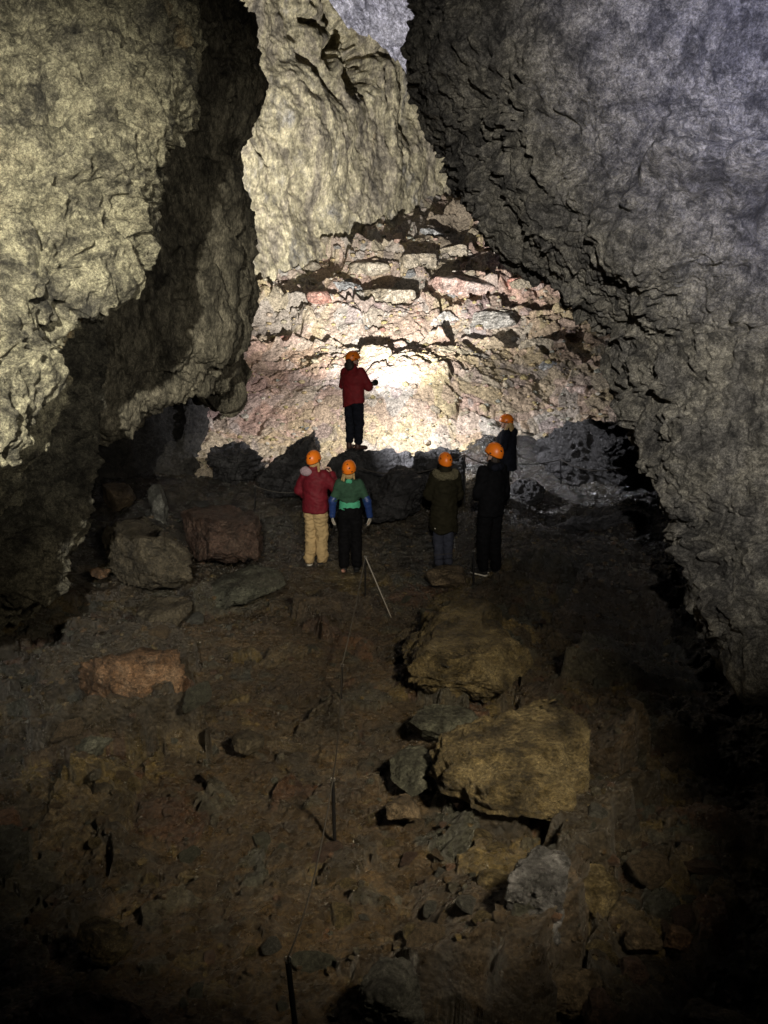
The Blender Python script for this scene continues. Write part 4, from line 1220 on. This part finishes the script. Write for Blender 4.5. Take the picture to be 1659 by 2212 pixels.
# --- olive parka
FE = ((-.08, .0), (.09, .02))
arms = [(np.array([-.26, .08, 1.16]), np.array([-.16, .28, 1.10]), (.4, .8, 0), (.5, 0, -.8), .7),
        (np.array([.26, .06, 1.15]), np.array([.17, .26, 1.08]), (-.4, .8, 0), (-.5, 0, -.8), .7)]
r, RH, hc = person('person in a long olive parka with a fur trimmed hood, seen from behind', at_px(957, 1229), R_(10), 1.80, (R_(6), R_(6), 0), arms, FE, wide=.86)
b = Blob()
b.ell((0, 0, 1.28), (.225, .165, .21), .05); b.tube(.62, 1.32, (0, .0), (0, 0), (.235, .180), (.215, .160), .04, cut=lambda x, y: .02 * np.sin(x * 20))
b.cap((0, -.02, 1.44), (0, -.02, 1.52), .10, .10, .04)
for (el, wr, *_), sx_ in zip(arms, (-1, 1)): sleeve(b, (.18 * sx_, 0, 1.42), el, wr + (el - wr) * .05, (.092, .084, .066))
part('parka', b, 'olive', r, .010, .02, (6, 6, 11), 21)
b = Blob()
for k_ in range(14):
    a = math.pi * (1.02 + .96 * k_ / 13)
    b.ell((.155 * math.cos(a) * 1.05, -.03 + .125 * math.sin(a) , 1.475 + .03 * math.cos(2 * a) + .02 * math.sin(a * 3)), (.052, .050, .048), .03)
part('hood', b, 'fur', r, .007, .016, (34, 34, 34), 22)
b = Blob(); b.ell((-.175, -.125, .685), (.028, .012, .012), .005)
part('label_patch', b, 'sole', r, .005)
trousers(r, 'denim', FE, seed=26, leg=(.098, .085, .072), zlow=.06)
for i, sx_ in enumerate((-1, 1)): shoe(r, 'shoe_black', FE[i], sx_, .15, 'shoe_black')
b = Blob(); b.ell((0, -.055, 1.57), (.072, .05, .075), .03)
part('hair', b, 'brown_hair', r, .008, .006, (30, 30, 14), 4)
helmet(r, RH, hc + RH @ np.array([0, -.005, .045]), VENTS)

# --- tall person in black
FE = ((-.10, .04), (.09, -.04))
arms = [(np.array([-.235, .05, 1.15]), np.array([-.10, .20, 1.05]), (.7, .6, .1), (.5, 0, -.8), .7),
        (np.array([.24, -.02, 1.15]), np.array([.22, .06, .92]), (-.1, .3, -.9), (-.9, 0, 0), .7)]
r, RH, hc = person('tall person all in black with pale soled shoes, facing away to the left', at_px(1056, 1240), R_(36), 1.86, (R_(14), R_(8), R_(4)), arms, FE, wide=.86)
b = Blob()
b.ell((0, 0, 1.30), (.215, .155, .20), .05); b.tube(.84, 1.34, (0, .0), (0, 0), (.215, .165), (.208, .155), .04)
b.cap((0, -.02, 1.45), (0, -.02, 1.51), .088, .084, .04)
for (el, wr, *_), sx_ in zip(arms, (-1, 1)): sleeve(b, (.18 * sx_, 0, 1.42), el, wr + (el - wr) * .10, (.086, .074, .056))
part('jacket', b, 'black', r, .010, .016, (6, 6, 8), 31)
b = Blob(); b.ell((0, -.10, 1.485), (.12, .055, .05), .03)
part('hood', b, 'navy', r, .008, .008, (12, 12, 12), 9)
trousers(r, 'black', FE, seed=36, leg=(.105, .090, .076), zlow=.06)
for i, sx_ in enumerate((-1, 1)): shoe(r, 'shoe_black', FE[i], sx_, .25, 'sole')
b = Blob(); b.ell((0, -.05, 1.57), (.073, .05, .07), .03)
part('hair', b, 'brown_hair', r, .008, .006, (30, 30, 14), 4)
helmet(r, RH, hc + RH @ np.array([0, -.005, .045]), VENTS)

# --- woman with blond hair, profile to the left
FE = ((-.09, .02), (.09, -.02))
arms = [(np.array([-.28, .05, 1.17]), np.array([-.18, .24, 1.05]), (.4, .8, 0), (.5, 0, -.8), .7),
        (np.array([.28, .05, 1.17]), np.array([.18, .24, 1.05]), (-.4, .8, 0), (-.5, 0, -.8), .7)]
x5, y5 = 2.13, 13.35; z5 = ground_z(x5, y5) - .02
H5 = (2.42 - z5) / 1.03
r, RH, hc = person('blond woman in a dark hooded coat in profile at the back of the group', (x5, y5, z5), R_(78), H5, (R_(6), R_(-3), 0), arms, FE)
b = Blob()
b.ell((0, 0, 1.30), (.215, .185, .20), .05); b.tube(.70, 1.34, (0, .0), (0, 0), (.235, .22), (.21, .185), .04)
b.cap((0, -.03, 1.45), (0, -.04, 1.50), .092, .090, .04); b.ell((0, -.135, 1.44), (.13, .075, .085), .04)
for (el, wr, *_), sx_ in zip(arms, (-1, 1)): sleeve(b, (.175 * sx_, 0, 1.42), el, wr + (el - wr) * .05, (.086, .074, .058))
part('coat', b, 'navy', r, .010, .010, (7, 7, 9), 41)
b = Blob()
for k_ in range(9):
    a = -1.2 + 2.4 * k_ / 8
    b.cap((.078 * math.sin(a), -.03 - .05 * math.cos(a), 1.62), (.10 * math.sin(a), -.06 - .075 * math.cos(a), 1.47), .026, .018, .02)
for sx_ in (-1, 1):
    b.cap((.080 * sx_, -.03, 1.60), (.088 * sx_, .01, 1.50), .022, .020, .02); b.cap((.088 * sx_, .01, 1.50), (.07 * sx_, .09, 1.40), .024, .016, .02)
part('hair', b, 'blond', r, .007, .007, (30, 30, 12), 4)
trousers(r, 'black', FE, seed=46, zlow=.06)
for i, sx_ in enumerate((-1, 1)): shoe(r, 'shoe_black', FE[i], sx_, 0, 'shoe_black')
helmet(r, RH, hc + RH @ np.array([0, -.005, .045]), VENTS)

# ------------------------------------------------------------------ rope guides and posts
def tube_mesh(name, pts_, rad, mat, n=8, root=None):
    P_ = np.array(pts_, float); T = np.gradient(P_, axis=0); T /= np.linalg.norm(T, axis=1)[:, None] + 1e-9
    up = np.array([0, 0, 1.]) if abs(T[0][2]) < .9 else np.array([1., 0, 0])
    A = np.cross(T, up); A /= np.linalg.norm(A, axis=1)[:, None]; B = np.cross(T, A)
    rr = np.full(len(P_), rad) if np.isscalar(rad) else np.array(rad)
    V = np.concatenate([P_[:, None] + rr[:, None, None] * (A[:, None] * np.cos(a)[None, :, None] + B[:, None] * np.sin(a)[None, :, None]) for a in [np.arange(n) * 2 * np.pi / n]]).reshape(-1, 3)
    i = np.arange(len(P_) * n).reshape(len(P_), n); i2 = np.roll(i, -1, 1)
    F_ = np.stack([i[:-1], i2[:-1], i2[1:], i[1:]], -1).reshape(-1, 4)
    return link(name, fast_mesh(name, V, F_), M[mat], root)
def post(label, base, h, rad=.016, lean=(0, 0), group='rope posts'):
    root = bpy.data.objects.new('rope_post', None); COL.objects.link(root); root.location = base
    tag(root, label, 'rope post', group)
    zz = np.linspace(-.15, h, 14)
    tube_mesh('shaft', [(lean[0] * z_, lean[1] * z_, z_) for z_ in zz], rad * (1 + .06 * np.sin(zz * 40)), 'metal', 10, root)
    a = np.linspace(0, 2 * math.pi, 17)
    tube_mesh('ring', [(lean[0] * h + .016 * math.cos(t), lean[1] * h, h + .014 + .016 * math.sin(t)) for t in a], .0035, 'steel', 6, root)
    return Vector((base[0] + lean[0] * h, base[1] + lean[1] * h, base[2] + h + .02))
def post_px(label, px, py, pyt, rad=.012, dx=0):
    """foot at (px,py), top at the height that shows at pyt"""
    g = gpt(px, py); zb = ground_z(g[0], g[1])
    r0 = ray(px + dx, pyt); t = g[1] / r0[1]
    h = H_CAM + r0[2] * t - zb
    return post(label, (g[0], g[1], zb), h, rad, ((r0[0] * t - g[0]) / h, 0))
def rope(label, a, b_, sag, rad=.007, mat='rope_dark', group=None, n=40):
    a, b_ = np.array(a), np.array(b_)
    t = np.linspace(0, 1, n)[:, None]
    P_ = a + (b_ - a) * t; P_[:, 2] -= sag * 4 * (t * (1 - t))[:, 0]
    P_[:, 2] = np.maximum(P_[:, 2], [ground_z(x_, y_) + .012 if y_ < 12 else -9 for x_, y_ in P_[:, :2]])
    return tag(tube_mesh('guide_rope', P_, rad, mat), label, 'rope', group)
pA = post_px('thick black post at the very front of the path, cut by the frame', 645, 2290, 2077, .014, -23)
pB = post_px('black post with a bright tip standing in the mud half way up the path', 723, 1825, 1688, .013, -4)
pC = post_px('slim black post with its tip by the farther ochre slab', 737, 1520, 1440, .011, 2)
pD = post_px('short post behind the person in the green top where three ropes meet', 789, 1290, 1205, .012)
pE = post_px('black post right of the olive parka carrying the upper rope', 1003, 1100, 985, .015)
pF = post_px('black post at the feet of the person in black', 1023, 1262, 1192, .015)
pG = post_px('thin black post in the dark right of the group', 1211, 1058, 995, .013)
pH = post_px('thin black post at the left above the reddish boulder', 551, 1125, 1052, .013)
rope('dark rope along the path between the two nearest posts', pA, pB, .14, .005)
rope('dark rope along the path above the post with the bright tip', pB, pC, .16, .005)
rope('thin grey rope running up the path to the group', pC, pD, .05, .006, 'rope')
g = gpt(845, 1336)
rope('pale taut line slanting down to the left corner of the ochre slab', pD, (g[0], g[1], ground_z(g[0], g[1]) + .02), .0, .008, 'rope_light')
rope('low rope from the green top across to the post by the person in black', pD, pF, .04, .004, 'rope_dark')
gq = unproj(775, 1010, 13.3)
rope('black rope sagging from the olive parka post towards the guide boulder', pE, gq, .22, .011)
rope('black rope from the olive parka post to the woman in profile', pE, unproj(1075, 1003, 13.2), .05, .010)
rope('black rope running right from the group to the thin post', unproj(1100, 1000, 13.4), pG, .05, .009)
rope('thin rope from the left post to the burgundy jacket', pH, unproj(652, 1062, 12.4), .06, .006, 'rope')
rope('faint rope running on to the right wall from the thin post', pG, unproj(1345, 1010, 12.6), .12, .008)
# ------------------------------------------------------------------ lights
def spot(name, loc, target, watts, cone, blend, col, radius=.03):
    l = bpy.data.lights.new(name, 'SPOT')
    l.energy = watts; l.spot_size = R_(cone); l.spot_blend = blend; l.color = col; l.shadow_soft_size = radius
    o = bpy.data.objects.new(name, l); COL.objects.link(o)
    o.location = loc
    o.rotation_euler = (Vector(target) - Vector(loc)).to_track_quat('-Z', 'Y').to_euler()
    return o
COOL = (1.0, .97, .93)
spot('torch_beam', TORCH, (2.6, 16.8, 1.2), 1080, 155, 1.0, (.97, .955, 1.0))
spot('slope_fill_left', TORCH, (-3.4, 17.6, 2.1), 640, 95, 1.0, (.98, .96, 1.0))  # extra spot added at the torch to brighten the left slope
spot('torch_spill', TORCH, (.2, 24, 10.4), 8200, 102, .8, (1.0, .97, .95))
# head torches of the party at the viewpoint, plus one added fill spot
spot('head_torch_wall', (-.75, -.3, 5.2), (-2.75, 4.2, 4.1), 4100, 60, 1.0, (1.0, .94, .80), .03)
spot('fill_far_wall', (1.5, -.2, 4.4), (-2.4, 9.0, 4.2), 1000, 46, 1.0, (1.0, .93, .80), .03)  # unseen fill added to lift the dark second wall on the left
spot('head_torch_right', (.2, -.2, 4.9), (2.9, 5.4, 4.9), 2500, 66, 1.0, (1.0, .95, .88), .03)
spot('head_torch_cool', (.3, -.2, 5.2), (3.5, 5.0, 6.4), 4400, 54, 1.0, (.40, .46, 1.0), .03)
spot('head_torch_group', (.1, -.1, 4.9), (.05, 11.9, 1.5), 1900, 23, 1.0, (1.0, .93, .80), .03)
spot('head_torch_floor', (1.75, 1.4, 4.5), (-.5, 6.5, .2), 1650, 56, 1.0, (1.0, .85, .60), .22)

# ------------------------------------------------------------------ world, camera, view
w = bpy.data.worlds.new('World'); SC.world = w; w.use_nodes = True
bg = w.node_tree.nodes['Background']; bg.inputs[0].default_value = (.02, .022, .03, 1); bg.inputs[1].default_value = .02
cam = bpy.data.cameras.new('Camera'); co = bpy.data.objects.new('Camera', cam); COL.objects.link(co)
cam.sensor_fit = 'VERTICAL'; cam.sensor_height = 32; cam.lens = 16 / (1106.0 / FPX)
cam.clip_start = .05; cam.clip_end = 200
co.location = (0, 0, H_CAM); co.rotation_euler = (R_(90) - TH, 0, 0)
SC.camera = co
SC.view_settings.view_transform = 'Standard'; SC.view_settings.look = 'None'
SC.view_settings.exposure = 0; SC.view_settings.gamma = 1; SC.view_settings.use_curve_mapping = False
SC.cycles.use_denoising = True
SC.cycles.max_bounces = 5; SC.cycles.diffuse_bounces = 3; SC.cycles.glossy_bounces = 2
SC.cycles.sample_clamp_indirect = 2.5
